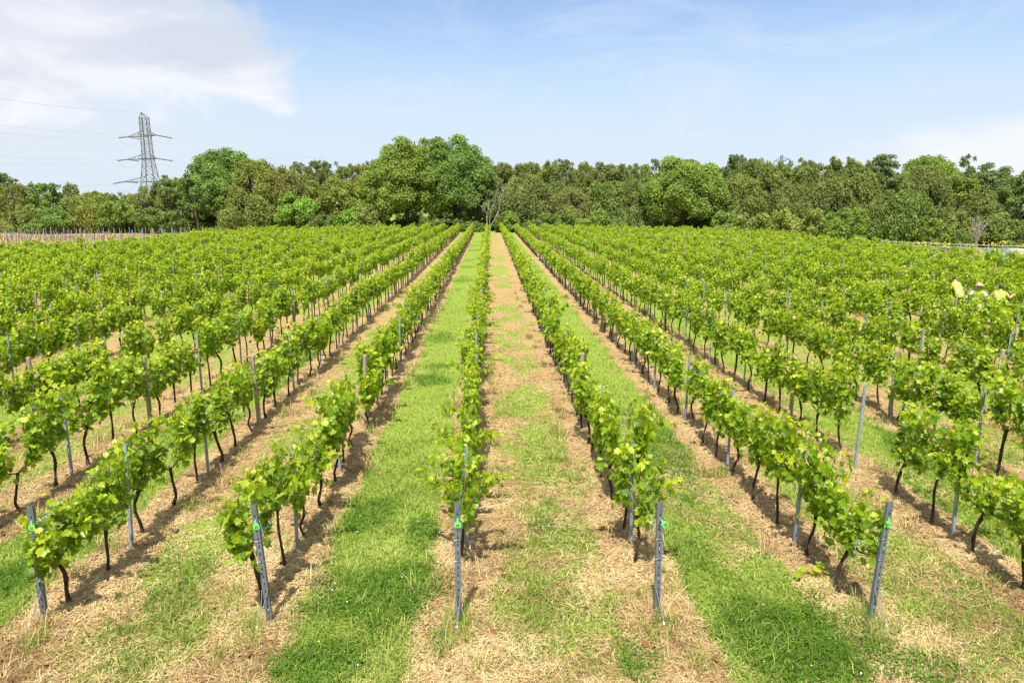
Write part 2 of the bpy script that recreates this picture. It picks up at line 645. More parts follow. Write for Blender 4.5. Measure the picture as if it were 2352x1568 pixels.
tn = np.clip(.5 + 1.2 * (fbm(sx * 1.6, sy * 1.6, 97) - .5) + .27 * r.standard_normal(n), 0, 1)
tag(link("straw", np_mesh("straw", V, [o + np.array([[0, 1, 3, 2]]), o + np.array([[2, 3, 5, 4]])], [M_STRAW], None, False, np.repeat(tn, 6))),
    "dry tan cut grass lying in strips beneath the vine rows", kind="stuff")

# taller tufts along the row edges and round the post feet
r = rng_of(311)
tx, ty = [], []
tuft_spots = []
for k in range(-8, 9):
    X = row_x(k)
    yy = 7.0
    while yy < 40:
        yy += r.exponential(.26 + yy * .012)
        tuft_spots.append((X + r.choice([-1, 1]) * r.uniform(.15, .6), yy))
    tuft_spots += [(X + .05, END_Y - .08), (X - .06, END_Y + .02), (X + .1, END_Y - .35), (X - .15, END_Y - .6), (X + .2, END_Y - .9)] * 2
for (a_, b_) in tuft_spots:
    m_ = int(r.integers(18, 55))
    tx.append(a_ + r.normal(0, .07, m_)); ty.append(b_ + r.normal(0, .09, m_))
tx, ty = np.concatenate(tx), np.concatenate(ty)
n = len(tx)
dry = fbm(tx * 2, ty * 2, 7) > .5
for flag, mt, nm, lb in ((True, M_STRAW, "dry_grass_tufts", "standing pale dry grass tufts along the vine rows"), (False, M_GRASS, "tall_grass_tufts", "taller green grass tufts beside posts and row edges")):
    s = dry == flag
    nn = int(s.sum())
    blades(tx[s], ty[s], r, .10 + .26 * r.random(nn) ** 1.5, .0045 + .0003 * ty[s], .75 + .5 * r.random(nn), mt, nm, lb, np.clip(r.normal(.55, .2, nn), 0, 1), .25)

x, y, r = scatter(260000, 5.6, 40, 1.75, 103)
g, c, un = masks(x, y)
p = r.random(len(x)) < c
x, y = x[p], y[p]
n = len(x)
P = np.stack([x, y, gz(x, y) + .025 + .05 * r.random(n)], 1)
Nn = np.stack([r.normal(0, .45, n), r.normal(0, .45, n), np.ones(n)], 1)
clv_t = np.array([[0, -.5, 0], [.5, 0, .12], [0, .5, 0], [-.5, 0, .12]])
half = r.random(n) < .5
hx, hy_ = x[half], y[half]
hn = len(hx)
blades(hx, hy_, r, .05 + .09 * r.random(hn), .006 + .0004 * hy_, 1.1 + .5 * r.random(hn), M_CLOVER, "lush_grass", "dark lush grass patches in the green alleys", np.clip(r.normal(.5, .28, hn), 0, 1))
P, Nn, x, y = P[~half], Nn[~half], x[~half], y[~half]
n = len(x)
V, F = place_cards(P, Nn, r.standard_normal((n, 3)), .016 + .016 * r.random(n) + .0006 * y, clv_t, [[0, 1, 2, 3]])
tag(link("clover", np_mesh("clover", V, [F], [M_CLOVER], None, False, np.repeat(np.clip(r.normal(.5, .25, n), 0, 1), 4))), "dark green patches of clover in the alleys", kind="stuff")

M_DEADLEAF = leafy("dead_leaf", [(0, (.14, .06, .025)), (.5, (.27, .125, .05)), (1, (.42, .26, .12))], .1, .7, .2, .9)
r = rng_of(977)
n = 900
ks = r.integers(-7, 8, n)
yl = 6.2 + r.random(n) ** 1.6 * 26
xl = row_x(ks) + r.normal(.05, .33, n)
P = np.stack([xl, yl, gz(xl, yl) + .035 + .03 * r.random(n)], 1)
Nn = np.stack([r.normal(0, .5, n), r.normal(0, .5, n), np.ones(n)], 1)
dl_t = np.array([[0, -.5, 0], [.42, -.1, .18], [.3, .4, .05], [0, .55, .1], [-.34, .36, .14], [-.42, -.1, .05]])
V, F = place_cards(P, Nn, r.standard_normal((n, 3)), .05 + .05 * r.random(n), dl_t, [[0, 1, 2, 3], [0, 3, 4, 5]])
tag(link("fallen_leaves", np_mesh("fallen_leaves", V, [F], [M_DEADLEAF], None, False, np.repeat(r.random(n), 6))), "scattered orange brown fallen vine leaves on the straw", kind="stuff")

r = rng_of(978)
x, y, r = scatter(9000, 5.8, 26, 1.7, 979)
g, c, un = masks(x, y)
p = (r.random(len(x)) < .05 * g + .10 * c) & (un < .2)
x, y = x[p], y[p]
sel = r.random(len(x)) < .55
for flag, nm, colr, lb, cut in ((True, "white_clover_flowers", (.62, .60, .52), "tiny white clover flowers in the green alleys", .35), (False, "dandelion_flowers", (.75, .48, .02), "tiny yellow dandelion flowers in the green alleys", .18)):
    s = (sel == flag) & (r.random(len(x)) < cut)
    n = int(s.sum())
    P = np.stack([x[s], y[s], gz(x[s], y[s]) + .07 + .03 * r.random(n)], 1)
    V, F = place_cards(P, np.tile([0, -.3, 1.0], (n, 1)) + r.normal(0, .2, (n, 3)), r.standard_normal((n, 3)), np.full(n, .021), np.array([[0, -.5, 0], [.5, 0, .1], [0, .5, 0], [-.5, 0, .1]]), [[0, 1, 2, 3]])
    tag(link(nm, np_mesh(nm, V, [F], [mat(nm, colr, .7)])), lb, kind="stuff")

# ------------------------------------------------------------------ grapevines
LEAF_T = np.array([[0, .06, -.02], [0, -.40, .02], [.22, -.52, .05], [.50, -.22, .10], [.38, .0, .05], [.52, .26, .12], [.22, .28, .04], [0, .58, .10],
                   [-.22, .28, .04], [-.52, .26, .12], [-.38, .0, .05], [-.50, -.22, .10], [-.22, -.52, .05]])
LEAF_F = [[0, i, i + 1 if i < 12 else 1] for i in range(1, 13)]
MID_T = np.array([[0, -.42, .0], [.48, -.22, .10], [.34, .30, .07], [0, .55, .0], [-.34, .30, .07], [-.48, -.22, .10]])
MID_F = [[0, 1, 2, 3], [0, 3, 4, 5]]


def vine_plan(seed, style):
    """leaf positions, normals, tips, sizes, tints and shoot lines of one vine; the row runs along local Y"""
    r = rng_of(seed, 5)
    head = np.array([r.normal(0, .035), r.normal(0, .07), .745 + r.normal(0, .045)])
    vig = r.uniform(.78, 1.1)
    wz = np.linspace(0, 1, 8)
    trunk = np.stack([np.interp(wz, [0, .3, .65, 1], [0, r.normal(0, .03), r.normal(0, .03), head[0]]),
                      np.interp(wz, [0, .3, .65, 1], [0, r.normal(0, .045), r.normal(0, .05), head[1]]), -.03 + wz * (head[2] + .03)], 1)
    canes = []
    for s in (-1, 1):
        t = np.linspace(0, 1, 6)
        ln = r.uniform(.38, .50)
        canes.append(np.stack([head[0] + r.normal(0, .015, 6) * t, head[1] + s * ln * t, head[2] - .02 + .09 * np.sin(t * 2.2) + r.normal(0, .008, 6)], 1))
    shoots, P, N, T, Sz, Ti = [], [], [], [], [], []
    ns = int(round(r.integers(11, 15) * vig))
    top = {0: 1.58, 1: 1.52, 2: 1.70}[style]
    for i in range(ns):
        s = -1 if i % 2 else 1
        c = canes[0 if s < 0 else 1]
        t0 = r.uniform(.05, 1)
        b = c[0] + (c[-1] - c[0]) * t0
        b[2] += .02
        spill = r.random() < (.08 if style == 0 else .17 if style == 1 else .05)
        side = r.choice([-1, 1])
        L = r.uniform(.62, .86) * (top - .72) / .74 * (.6 + .4 * vig)
        t = np.linspace(0, 1, 7)
        if spill:
            ln = r.uniform(.35, .62)
            sh = np.stack([b[0] + side * ln * t ** 1.3, b[1] + r.normal(0, .15) * t, b[2] + (L * .95) * (1.55 * t - .85 * t * t)], 1)
        else:
            lx, ly = r.normal(0, .066), r.normal(0, .10)
            sh = np.stack([b[0] + lx * t + .02 * np.sin(t * 5 + i), b[1] + ly * t, b[2] + L * t], 1)
        shoots.append(sh)
        nl = int(r.integers(23, 29))
        for j in range(nl):
            f = (j + r.uniform(.2, .8)) / nl
            p = np.array([np.interp(f, t, sh[:, a_]) for a_ in range(3)])
            dx = r.choice([-1, 1]) * r.uniform(.35, 1.0)
            out = unit(np.array([dx, r.normal(0, .55), r.normal(.05, .3)]))
            p = p + out * r.uniform(.025, .115)
            P.append(p)
            N.append(unit(out * .85 + np.array([0, -.16, .38]) + r.normal(0, .42, 3)))
            T.append(out * .55 + np.array([0, 0, -.75]) + r.normal(0, .25, 3))
            Sz.append((.112 if f < .75 else .112 - (f - .75) * .18) * r.uniform(.60, 1.25))
            Ti.append(np.clip(r.normal(.40, .27) + .38 * max(0, f - .72) / .28, 0, 1))
    for j in range(20):                              # hanging leaves under the cane
        y_ = r.uniform(-.48, .48)
        p = np.array([r.normal(0, .09), head[1] + y_, head[2] + r.uniform(-.09, .15)])
        out = unit(np.array([r.choice([-1, 1]) * 1.0, r.normal(0, .5), 0]))
        P.append(p); N.append(unit(out * .8 + np.array([0, 0, .3]) + r.normal(0, .3, 3))); T.append(np.array([0, 0, -1.0]) + r.normal(0, .3, 3))
        Sz.append(.115 * r.uniform(.7, 1.2)); Ti.append(np.clip(r.normal(.32, .18), 0, 1))
    return dict(head=head, trunk=trunk, canes=canes, shoots=shoots, P=np.array(P), N=np.array(N), T=np.array(T), S=np.array(Sz), Ti=np.array(Ti))


NVAR = 24
PLANS = [vine_plan(100 + i, [0, 1, 2, 0, 1, 2][i % 6]) for i in range(NVAR)]
VAR = []
for i, p in enumerate(PLANS):
    V, F = place_cards(p['P'], p['N'], p['T'], p['S'], LEAF_T, LEAF_F)
    fol = np_mesh("foliage", V, [F], [M_LEAF], None, False, np.repeat(p['Ti'], len(LEAF_T)))
    b = MB()
    rr = rng_of(i, 9)
    rad = np.interp(np.linspace(0, 1, 8), [0, .12, .3, .8, .93, 1], [.036, .026, .022, .022, .034, .028]) * rr.uniform(.85, 1.15)
    b.tube(p['trunk'], rad * (1 + .12 * rr.standard_normal(8)), 7)
    tr = b.mesh("trunk", [M_BARK], True)
    cn = []
    for c in p['canes']:
        b = MB(); b.tube(c, np.linspace(.014, .006, 6), 5)
        cn.append(b.mesh("cane", [M_BARK], True))
    b = MB()
    for s in p['shoots']:
        b.tube(s, np.linspace(.0055, .003, 7), 4, 0, False)
    VAR.append((tr, cn, fol, b.mesh("shoot_stems", [M_SHOOT], True)))

# people stand in a gap of this row; two vines are missing in front of them
GAPS = {8: (26.6, 27.5)}
spots = []
for k in range(-20, 16):
    X = row_x(k)
    y = END_Y + (.42 if k != 0 else .62)
    i = 0
    r = rng_of(k + 50, 3)
    while y < far_end(X):
        if not (k in GAPS and GAPS[k][0] < y < GAPS[k][1]) and r.random() > .022:
            spots.append((k, i, X + r.normal(0, .025), y + r.normal(0, .05), int(r.integers(0, NVAR)), r.random() < .5, r.uniform(.92, 1.10), r.uniform(.84, 1.12)))
        y += VINE_PITCH
        i += 1
XY = np.array([[s[2], s[3], 1.0] for s in spots])
uv, ok = project(XY)
infr = ok & (uv[:, 0] > -40) & (uv[:, 0] < 2392) & (uv[:, 1] > -60) & (uv[:, 1] < 1640)
near_ok = ok & (uv[:, 0] > -900) & (uv[:, 0] < 3250)
depth = np.hypot(XY[:, 0], XY[:, 1])
order = [i for i in np.argsort(depth) if infr[i]]
INDIV = set(order[:300])


def ordinal(n):
    return f"{n}{'th' if 10 <= n % 100 <= 20 else {1: 'st', 2: 'nd', 3: 'rd'}.get(n % 10, 'th')}"


TAGS = {-2: "31", -1: "30", 0: "29", 1: "28", 2: "27"}
WORDS = ["", "", "second ", "third ", "fourth ", "fifth ", "sixth ", "seventh ", "eighth ", "ninth ", "tenth ", "eleventh ", "twelfth "]


def row_name(k):
    if k in TAGS:
        return f"row tagged {TAGS[k]}"
    if k > 2:
        return f"{WORDS[k - 2] or 'first '}row right of tag 27"
    return f"{WORDS[-2 - k] or 'first '}row left of tag 31"


count = {}
for i in sorted(INDIV, key=lambda i: (spots[i][0], spots[i][3])):
    k, _, X, Y, v, flip, sxy, sz = spots[i]
    count[k] = count.get(k, 0) + 1
    tr, cn, fol, sh = VAR[v]
    t = thing("grapevine", f"leafy grapevine {ordinal(count[k])} from the front in {row_name(k)}", "grapevine", (X, Y, 0), math.pi if flip else 0, "grapevines in the near rows")
    t.rotation_euler = (rng_of(i, 8).normal(0, .035), rng_of(i, 18).normal(0, .045), t.rotation_euler[2] + rng_of(i, 28).normal(0, .12))
    t.scale = (sxy, sxy, sz)
    link("trunk", tr, t)
    for c in cn:
        link("cane", c, t)
    link("foliage", fol, t); link("shoot_stems", sh, t)

# every farther vine (past three hundred) is one mass
Vs, Fs, Ts, Ms, off = [], [], [], [], 0


def mass(sel, keep, size, tmpl, faces, seed):
    global off
    r = rng_of(seed)
    for v in range(NVAR):
        ii = [i for i in sel if spots[i][4] == v]
        if not ii:
            continue
        p = PLANS[v]
        pick = r.permutation(len(p['P']))[:keep]
        for i in ii:
            k, _, X, Y, _, flip, sxy, sz = spots[i]
            f = -1.0 if flip else 1.0
            sc = np.array([f * sxy, f * sxy, sz])
            P = p['P'][pick] * sc + np.array([X, Y, float(gz(X, Y))])
            V, F = place_cards(P, p['N'][pick] * np.array([f, f, 1]), p['T'][pick] * np.array([f, f, 1]), p['S'][pick] * size, tmpl, faces)
            Vs.append(V); Fs.append(F + off); off += len(V)
            Ts.append(np.repeat(np.clip(p['Ti'][pick] + r.normal(0, .07), 0, 1), len(tmpl))); Ms.append(np.zeros(len(F)))
            b, F2 = tube(np.stack([p['trunk'][[0, 3, 7]][:, 0] * f + X, p['trunk'][[0, 3, 7]][:, 1] * f + Y, p['trunk'][[0, 3, 7]][:, 2] + float(gz(X, Y))], 1), .024, 4)
            Vs.append(b); Fs.append(F2 + off); off += len(b)
            Ts.append(np.zeros(len(b))); Ms.append(np.ones(len(F2)))


rest = [i for i in range(len(spots)) if i not in INDIV and near_ok[i]]
mass([i for i in rest if depth[i] < 60], 330, 1.05, MID_T, MID_F, 1)
mass([i for i in rest if depth[i] >= 60], 210, 1.25, MID_T, MID_F, 2)
far_me = np_mesh("vineyard_rows", np.concatenate(Vs), [np.concatenate(Fs)], [M_LEAF, M_BARK], np.concatenate(Ms), False, np.concatenate(Ts))
tag(link("vineyard_rows", far_me), "far mass of grapevine rows merging toward the tree line", kind="stuff")
del Vs, Fs, Ts, Ms

# ------------------------------------------------------------------ line posts
def channel(b, h, w, d, z0=-.05, m=0, th=.004):
    """open galvanised channel, closed side facing -Y"""
    b.box((0, -d / 2 + th / 2, (h + z0) / 2), (w, th, h - z0), None, m)
    for s in (-1, 1):
        b.box((s * (w / 2 - th / 2), th / 2 + .0005, (h + z0) / 2), (th, d - th, h - z0), None, m)
        b.box((s * (w / 2 - .008 + th / 2), d / 2 + th * .5 + .001, (h + z0) / 2), (.014, th, h - z0 - .002), None, m)


def line_post_mesh(i):
    b = MB()
    h = 1.58 + .04 * (i % 3 - 1)
    channel(b, h, .042, .032)
    for j in range(8):
        b.box((0, -.0165, .45 + j * .13), (.008, .004, .022), None, 1)
    return b.mesh("line_post", [M_STEEL_FAR, M_SLOT])


LP = [line_post_mesh(i) for i in range(3)]


def wood_post_mesh(seed):
    r = rng_of(seed)
    b = MB()
    z = np.array([-.05, .3, .8, 1.3, 1.6, 1.635])
    b.tube(np.stack([r.normal(0, .006, 6), r.normal(0, .006, 6), z], 1), np.array([.055, .05, .048, .047, .045, .036]), 10)
    return b.mesh("wooden_post", [M_WOODPOST], False)


WP = [wood_post_mesh(i) for i in range(3)]
posts = []
for k in range(-20, 16):
    X = row_x(k)
    r = rng_of(k + 80, 4)
    y, i = END_Y + 1.88, 0
    while y < far_end(X):
        wood = i >= 2 and (i - 2) % 4 == 0 and r.random() < .8
        wood = wood or False
        posts.append((k, X + r.normal(0, .02), y + r.normal(0, .06), wood, r.normal(0, .02), r.normal(0, .02)))
        y += 2.9
        i += 1
PXY = np.array([[p[1], p[2], 1.3] for p in posts])
uv, ok = project(PXY)
pin = ok & (uv[:, 0] > -20) & (uv[:, 0] < 2372) & (uv[:, 1] < 1600)
pnear = ok & (uv[:, 0] > -900) & (uv[:, 0] < 3250)
pd = np.hypot(PXY[:, 0], PXY[:, 1])
POST_IND = set([i for i in np.argsort(pd) if pin[i]][:200])
count = {}
bst = MB()
for i in sorted(range(len(posts)), key=lambda i: (posts[i][0], posts[i][2])):
    k, X, Y, wood, ax, ay = posts[i]
    if i in POST_IND:
        key = (k, wood)
        count[key] = count.get(key, 0) + 1
        nm = "wooden_post" if wood else "line_post"
        o = link(nm, WP[i % 3] if wood else LP[i % 3], None, (X + .03, Y, 0))
        o.rotation_euler = (ax, ay, rng_of(i).normal(0, .15))
        what = "weathered wooden post" if wood else "grey steel line post"
        tag(o, f"{what} {ordinal(count[key])} from the front in {row_name(k)}", "post", "wooden posts within the rows" if wood else "steel line posts within the rows")
    elif pnear[i]:
        z = float(gz(X, Y))
        w = .09 if wood else .05
        bst.box((X, Y, z + .8), (w, w * .8, 1.62), (ax, ay, 0), 1 if wood else 0)
tag(bst.build("distant_posts", [M_STEEL_FAR, M_WOODPOST]), "distant posts poking out of the far vine rows", kind="stuff")

# ------------------------------------------------------------------ end posts with number tags
def text_mesh(s, size, m):
    c = bpy.data.curves.new("number", 'FONT')
    c.body = s; c.size = size; c.align_x = 'CENTER'; c.align_y = 'CENTER'; c.extrude = .0006
    o = bpy.data.objects.new("number", c)
    COL.objects.link(o)
    dg = bpy.context.evaluated_depsgraph_get()
    me = bpy.data.meshes.new_from_object(o.evaluated_get(dg))
    bpy.data.objects.remove(o)
    me.name = "number"
    me.materials.clear(); me.materials.append(m)
    return me


def chain_mesh(P):
    """links strung along the points P"""
    b = MB()
    P = np.asarray(P, float)
    seg = np.linalg.norm(np.diff(P, axis=0), axis=1)
    L = np.concatenate([[0], np.cumsum(seg)])
    n = max(3, int(L[-1] / .026))
    C_ = np.stack([np.interp(np.linspace(0, L[-1], n), L, P[:, a_]) for a_ in range(3)], 1)
    for i in range(n - 1):
        m_, d = (C_[i] + C_[i + 1]) / 2, unit(C_[i + 1] - C_[i])
        u = unit(np.cross(d, [0.3, .9, .2] if i % 2 else [.9, -.3, .1]))
        a_ = np.linspace(0, 2 * math.pi, 9)[:-1]
        ring = m_ + np.cos(a_)[:, None] * d * .019 + np.sin(a_)[:, None] * u * .009
        b.tube(np.concatenate([ring, ring[:1]]), .0032, 4, 0, False)
    return b.mesh("tension_chain", [M_WIRE], True)


END_PX = {-2: ((103, 1422), (70, 1160)), -1: ((621, 1428), (582, 1157)), 0: ((1053, 1428), (1050, 1153)), 1: ((1508, 1418), (1516, 1154)), 2: ((1999, 1424), (2044, 1152))}
TAG_ROT = {-2: .05, -1: -.05, 0: .0, 1: -.62, 2: .04}
END_TOP, END_BASE = {}, {}
for k, (pb, pt) in END_PX.items():
    base = at_z(*pb)
    H_ = 1.52
    # top on the ray through the photographed post head, at the post's length
    d = ray(*pt)
    best = min((abs(np.linalg.norm(CAM_P + d * s - base) - 1.54) + abs((CAM_P + d * s - base)[1] + .06) * 2, s) for s in np.arange(6.0, 10.0, .005))
    top = CAM_P + d * best[1]
    END_TOP[k], END_BASE[k] = top, base
    ax = unit(top - base)
    Ln = float(np.linalg.norm(top - base))
    yv = unit(np.cross(ax, [1.0, 0, 0])); xv = np.cross(yv, ax)
    M3 = np.stack([xv, yv, ax], 1)
    t = thing("end_post", f"leaning galvanised end post with a green tag numbered {TAGS[k]}", "post", tuple(base), 0, "tagged end posts at the row fronts")
    t.rotation_euler = Matrix(M3.tolist()).to_euler()
    b = MB()
    channel(b, Ln, .066, .042)
    for s in (-1, 1):
        b.box((s * .024, -.019, Ln + .007), (.014, .004, .014), None, 0)
    for j in range(14):
        zz = Ln - .14 - j * .098
        b.box((0.004, -.0225, zz), (.013, .004, .032), None, 1)
        b.box((0.004, -.0225, zz - .05), (.006, .004, .008), None, 2 if j % 4 == 0 else 1)
    b.build("post_body", [M_STEEL, M_SLOT, M_WHITE], t)
    for zz in (Ln * .70, Ln * .53):                # wire loops round the post
        b = MB()
        b.tube(np.array([[-.04, -.027, zz], [.04, -.027, zz + .004], [.04, .027, zz + .01], [-.04, .027, zz + .006], [-.04, -.027, zz]]), .0038, 5)
        b.build("wire_loop", M_WIRE, t, True)
    # cattle-tag shaped row number
    tg = MB()
    o2 = np.array([[-.036, -.075], [.036, -.075], [.036, -.012], [.012, .012], [.009, .040], [-.009, .040], [-.012, .012], [-.036, -.012]])
    n8 = len(o2)
    Vt = np.concatenate([np.c_[o2[:, 0], np.full(n8, -.002), o2[:, 1]], np.c_[o2[:, 0], np.full(n8, .002), o2[:, 1]]])
    tg.add(Vt, [np.array([list(range(n8))]), np.array([list(range(2 * n8 - 1, n8 - 1, -1))])])
    tg.add(Vt, [np.array([[i, i + n8, (i + 1) % n8 + n8, (i + 1) % n8] for i in range(n8)])])
    nt = tg.build("number_tag", M_TAG, t)
    nt.location = ((.036 if k == 1 else .004), -.031, Ln - .235)
    nt.rotation_euler = (.10, TAG_ROT[k], 0)
    num = link("number", text_mesh(TAGS[k], .046, M_INK), nt)
    num.location = (0, -.0036, -.046)
    num.rotation_euler = (math.pi / 2, 0, 0)
    if k == 1:
        n2 = link("painted_number", text_mesh("2", .085, M_INK), t)
        n2.location = (-.008, -.0262, Ln - .30); n2.rotation_euler = (math.pi / 2, 0, .15)
    cords = {-2: [[[.035, 0, Ln - .22], [.09, .05, Ln - .19], [.17, .12, Ln - .15]], [[.06, .06, Ln - .48], [.065, .06, Ln - .64]]],
             -1: [[[.04, .01, Ln - .22], [.052, .02, Ln - .36], [.05, .02, Ln - .45]], [[-.045, .01, Ln - .34], [-.05, .01, Ln - .44]]],
             0: [[[-.045, .01, Ln - .17], [-.05, .01, Ln - .40]], [[-.05, .01, Ln - .52], [-.052, .01, Ln - .70]]],
             1: [[[-.05, .02, Ln - .16], [-.095, .05, Ln - .22], [-.10, .05, Ln - .50]], [[.05, .01, Ln - .30], [.055, .01, Ln - .42]], [[.045, .01, Ln - .52], [.05, .01, Ln - .76]]],
             2: [[[-.05, .04, Ln - .22], [-.10, .08, Ln - .19], [-.105, .08, Ln - .30]], [[-.12, .10, Ln - .58], [-.25, .12, Ln - .56], [-.25, .12, Ln - .74]]]}[k]
    for cpts in cords:
        link("tension_chain", chain_mesh(cpts), t)
    b = MB()                                       # guy wire to the ground anchor
    gx_ = {-2: -.07, -1: -.10, 0: -.005, 1: .045, 2: .10}[k]
    b.tube(np.array([[-.036, -.025, .46], [gx_ * .6, -.10, .16], [gx_, -.17, .04], [gx_ * 1.1, -.58, -.03]]), .0042, 5)
    b.tube(np.array([[.036, -.025, .47], [gx_ * .6 + .006, -.10, .165], [gx_ + .004, -.17, .045]]), .0042, 5)
    b.build("anchor_wire", M_WIRE, t, True)
    b = MB()
    b.tube(np.array([[gx_, -.155, .07], [gx_, -.165, .055], [gx_, -.185, .03], [gx_, -.195, .02]]), np.array([.004, .013, .013, .004]), 8)
    b.build("wire_joiner", M_WHITE, t, True)

# trellis wires of the five front rows
for k in TAGS:
    X = row_x(k)
    base, top = END_BASE[k], END_TOP[k]
    for nm, f, z in (("uppermost", .86, 1.36), ("middle", .70, 1.06), ("lowest", .52, .74)):
        p0 = base + (top - base) * f + np.array([0, .03, 0])
        pts = [p0] + [np.array([X + .03, y, z + .006 * math.sin(y)]) for y in np.arange(END_Y + 1.9, 46, 2.9)]
        b = MB()
        b.tube(np.array(pts), .0022, 4)
        tag(b.build("trellis_wire", M_WIRE), f"{nm} trellis wire running from the end post tagged {TAGS[k]}", "wire", "trellis wires of the front rows")

# a low sucker shoot and a broken twig on the ground
p = at_z(1868, 1330)
t = thing("vine_sucker", "small vine sucker with five leaves on straw beside the tag 27 row", "plant", (p[0], p[1], 0))
r = rng_of(55)
n = 7
P = np.stack([np.linspace(-.22, .2, n), r.normal(0, .06, n), .07 + .10 * r.random(n)], 1)
V, F = place_cards(P, np.tile([0, -.35, 1.0], (n, 1)) + r.normal(0, .3, (n, 3)), np.tile([.2, -1, -.3], (n, 1)) + r.normal(0, .5, (n, 3)), np.array([.15, .09, .11, .12, .13, .14, .10]), LEAF_T, LEAF_F)
link("leaves", np_mesh("leaves", V, [F], [M_LEAF], None, False, np.repeat(.45 + .3 * r.random(n), len(LEAF_T))), t)
b = MB()
b.tube(np.stack([np.linspace(-.24, .24, 6), r.normal(0, .02, 6), np.array([.06, .09, .08, .06, .04, .0])], 1), .004, 5)
b.build("stem", M_SHOOT, t, True)
p = at_z(731, 1346)
b = MB()
b.tube(np.array([[-.17, -.03, .03], [-.03, .02, .05], [.05, .06, .06], [.18, .05, .04]]), [.008, .012, .011, .006], 6)
b.tube(np.array([[-.03, .02, .05], [.08, -.02, .05], [.16, -.04, .03]]), [.009, .008, .005], 6)
tag(b.build("fallen_branch", M_BARK, None, True, (p[0], p[1], 0)), "dark forked twig lying on grass between tags 31 and 30", "branch")

# ------------------------------------------------------------------ trees
def tree_mat(name, base, tr=.32):
    b = (np.array(base) * .42 + np.array([.060, .088, .026]) * .58) * np.array([2.85, 2.5, 2.15])
    return leafy(name, [(0, tuple(b * .72)), (.5, tuple(b)), (1, tuple(np.clip(b * 1.4, 0, 1)))], tr, .6, .15, 1.4)


TM = {
    "oak": tree_mat("oak_foliage", (.070, .125, .018)),
    "rich": tree_mat("rich_green_foliage", (.046, .105, .022)),
    "dark": tree_mat("dark_green_foliage", (.032, .066, .018)),
    "lime": tree_mat("lime_tree_foliage", (.078, .125, .014)),
    "olive": tree_mat("olive_birch_foliage", (.078, .105, .028)),
    "grey": tree_mat("grey_birch_foliage", (.070, .086, .035)),
    "yellow": tree_mat("yellowing_foliage", (.105, .126, .026)),
    "brown": tree_mat("browning_foliage", (.098, .096, .036)),
    "vivid": tree_mat("vivid_green_foliage", (.072, .185, .012), .3),
    "blue": tree_mat("bluish_foliage", (.045, .078, .045)),
    "willow": tree_mat("willow_foliage", (.058, .098, .028)),
}
M_TRUNK = noisy("tree_bark", (.045, .035, .025), (.12, .095, .07), 3, .9, 0, (1, 1, .2), .4, .1)
M_BIRCHBARK = noisy("birch_bark", (.20, .18, .15), (.52, .49, .44), 3, .8, 0, (1, 1, 2), .2, .1)
M_DEADWOOD = noisy("bleached_wood", (.22, .19, .15), (.40, .36, .30), 3, .9, 0, (1, 1, .3), .2, .1)
CARD = np.array([[0, -.5, 0], [.5, .02, .13], [0, .5, 0], [-.5, .02, .13]])
CARD_F = [[0, 1, 2, 3]]


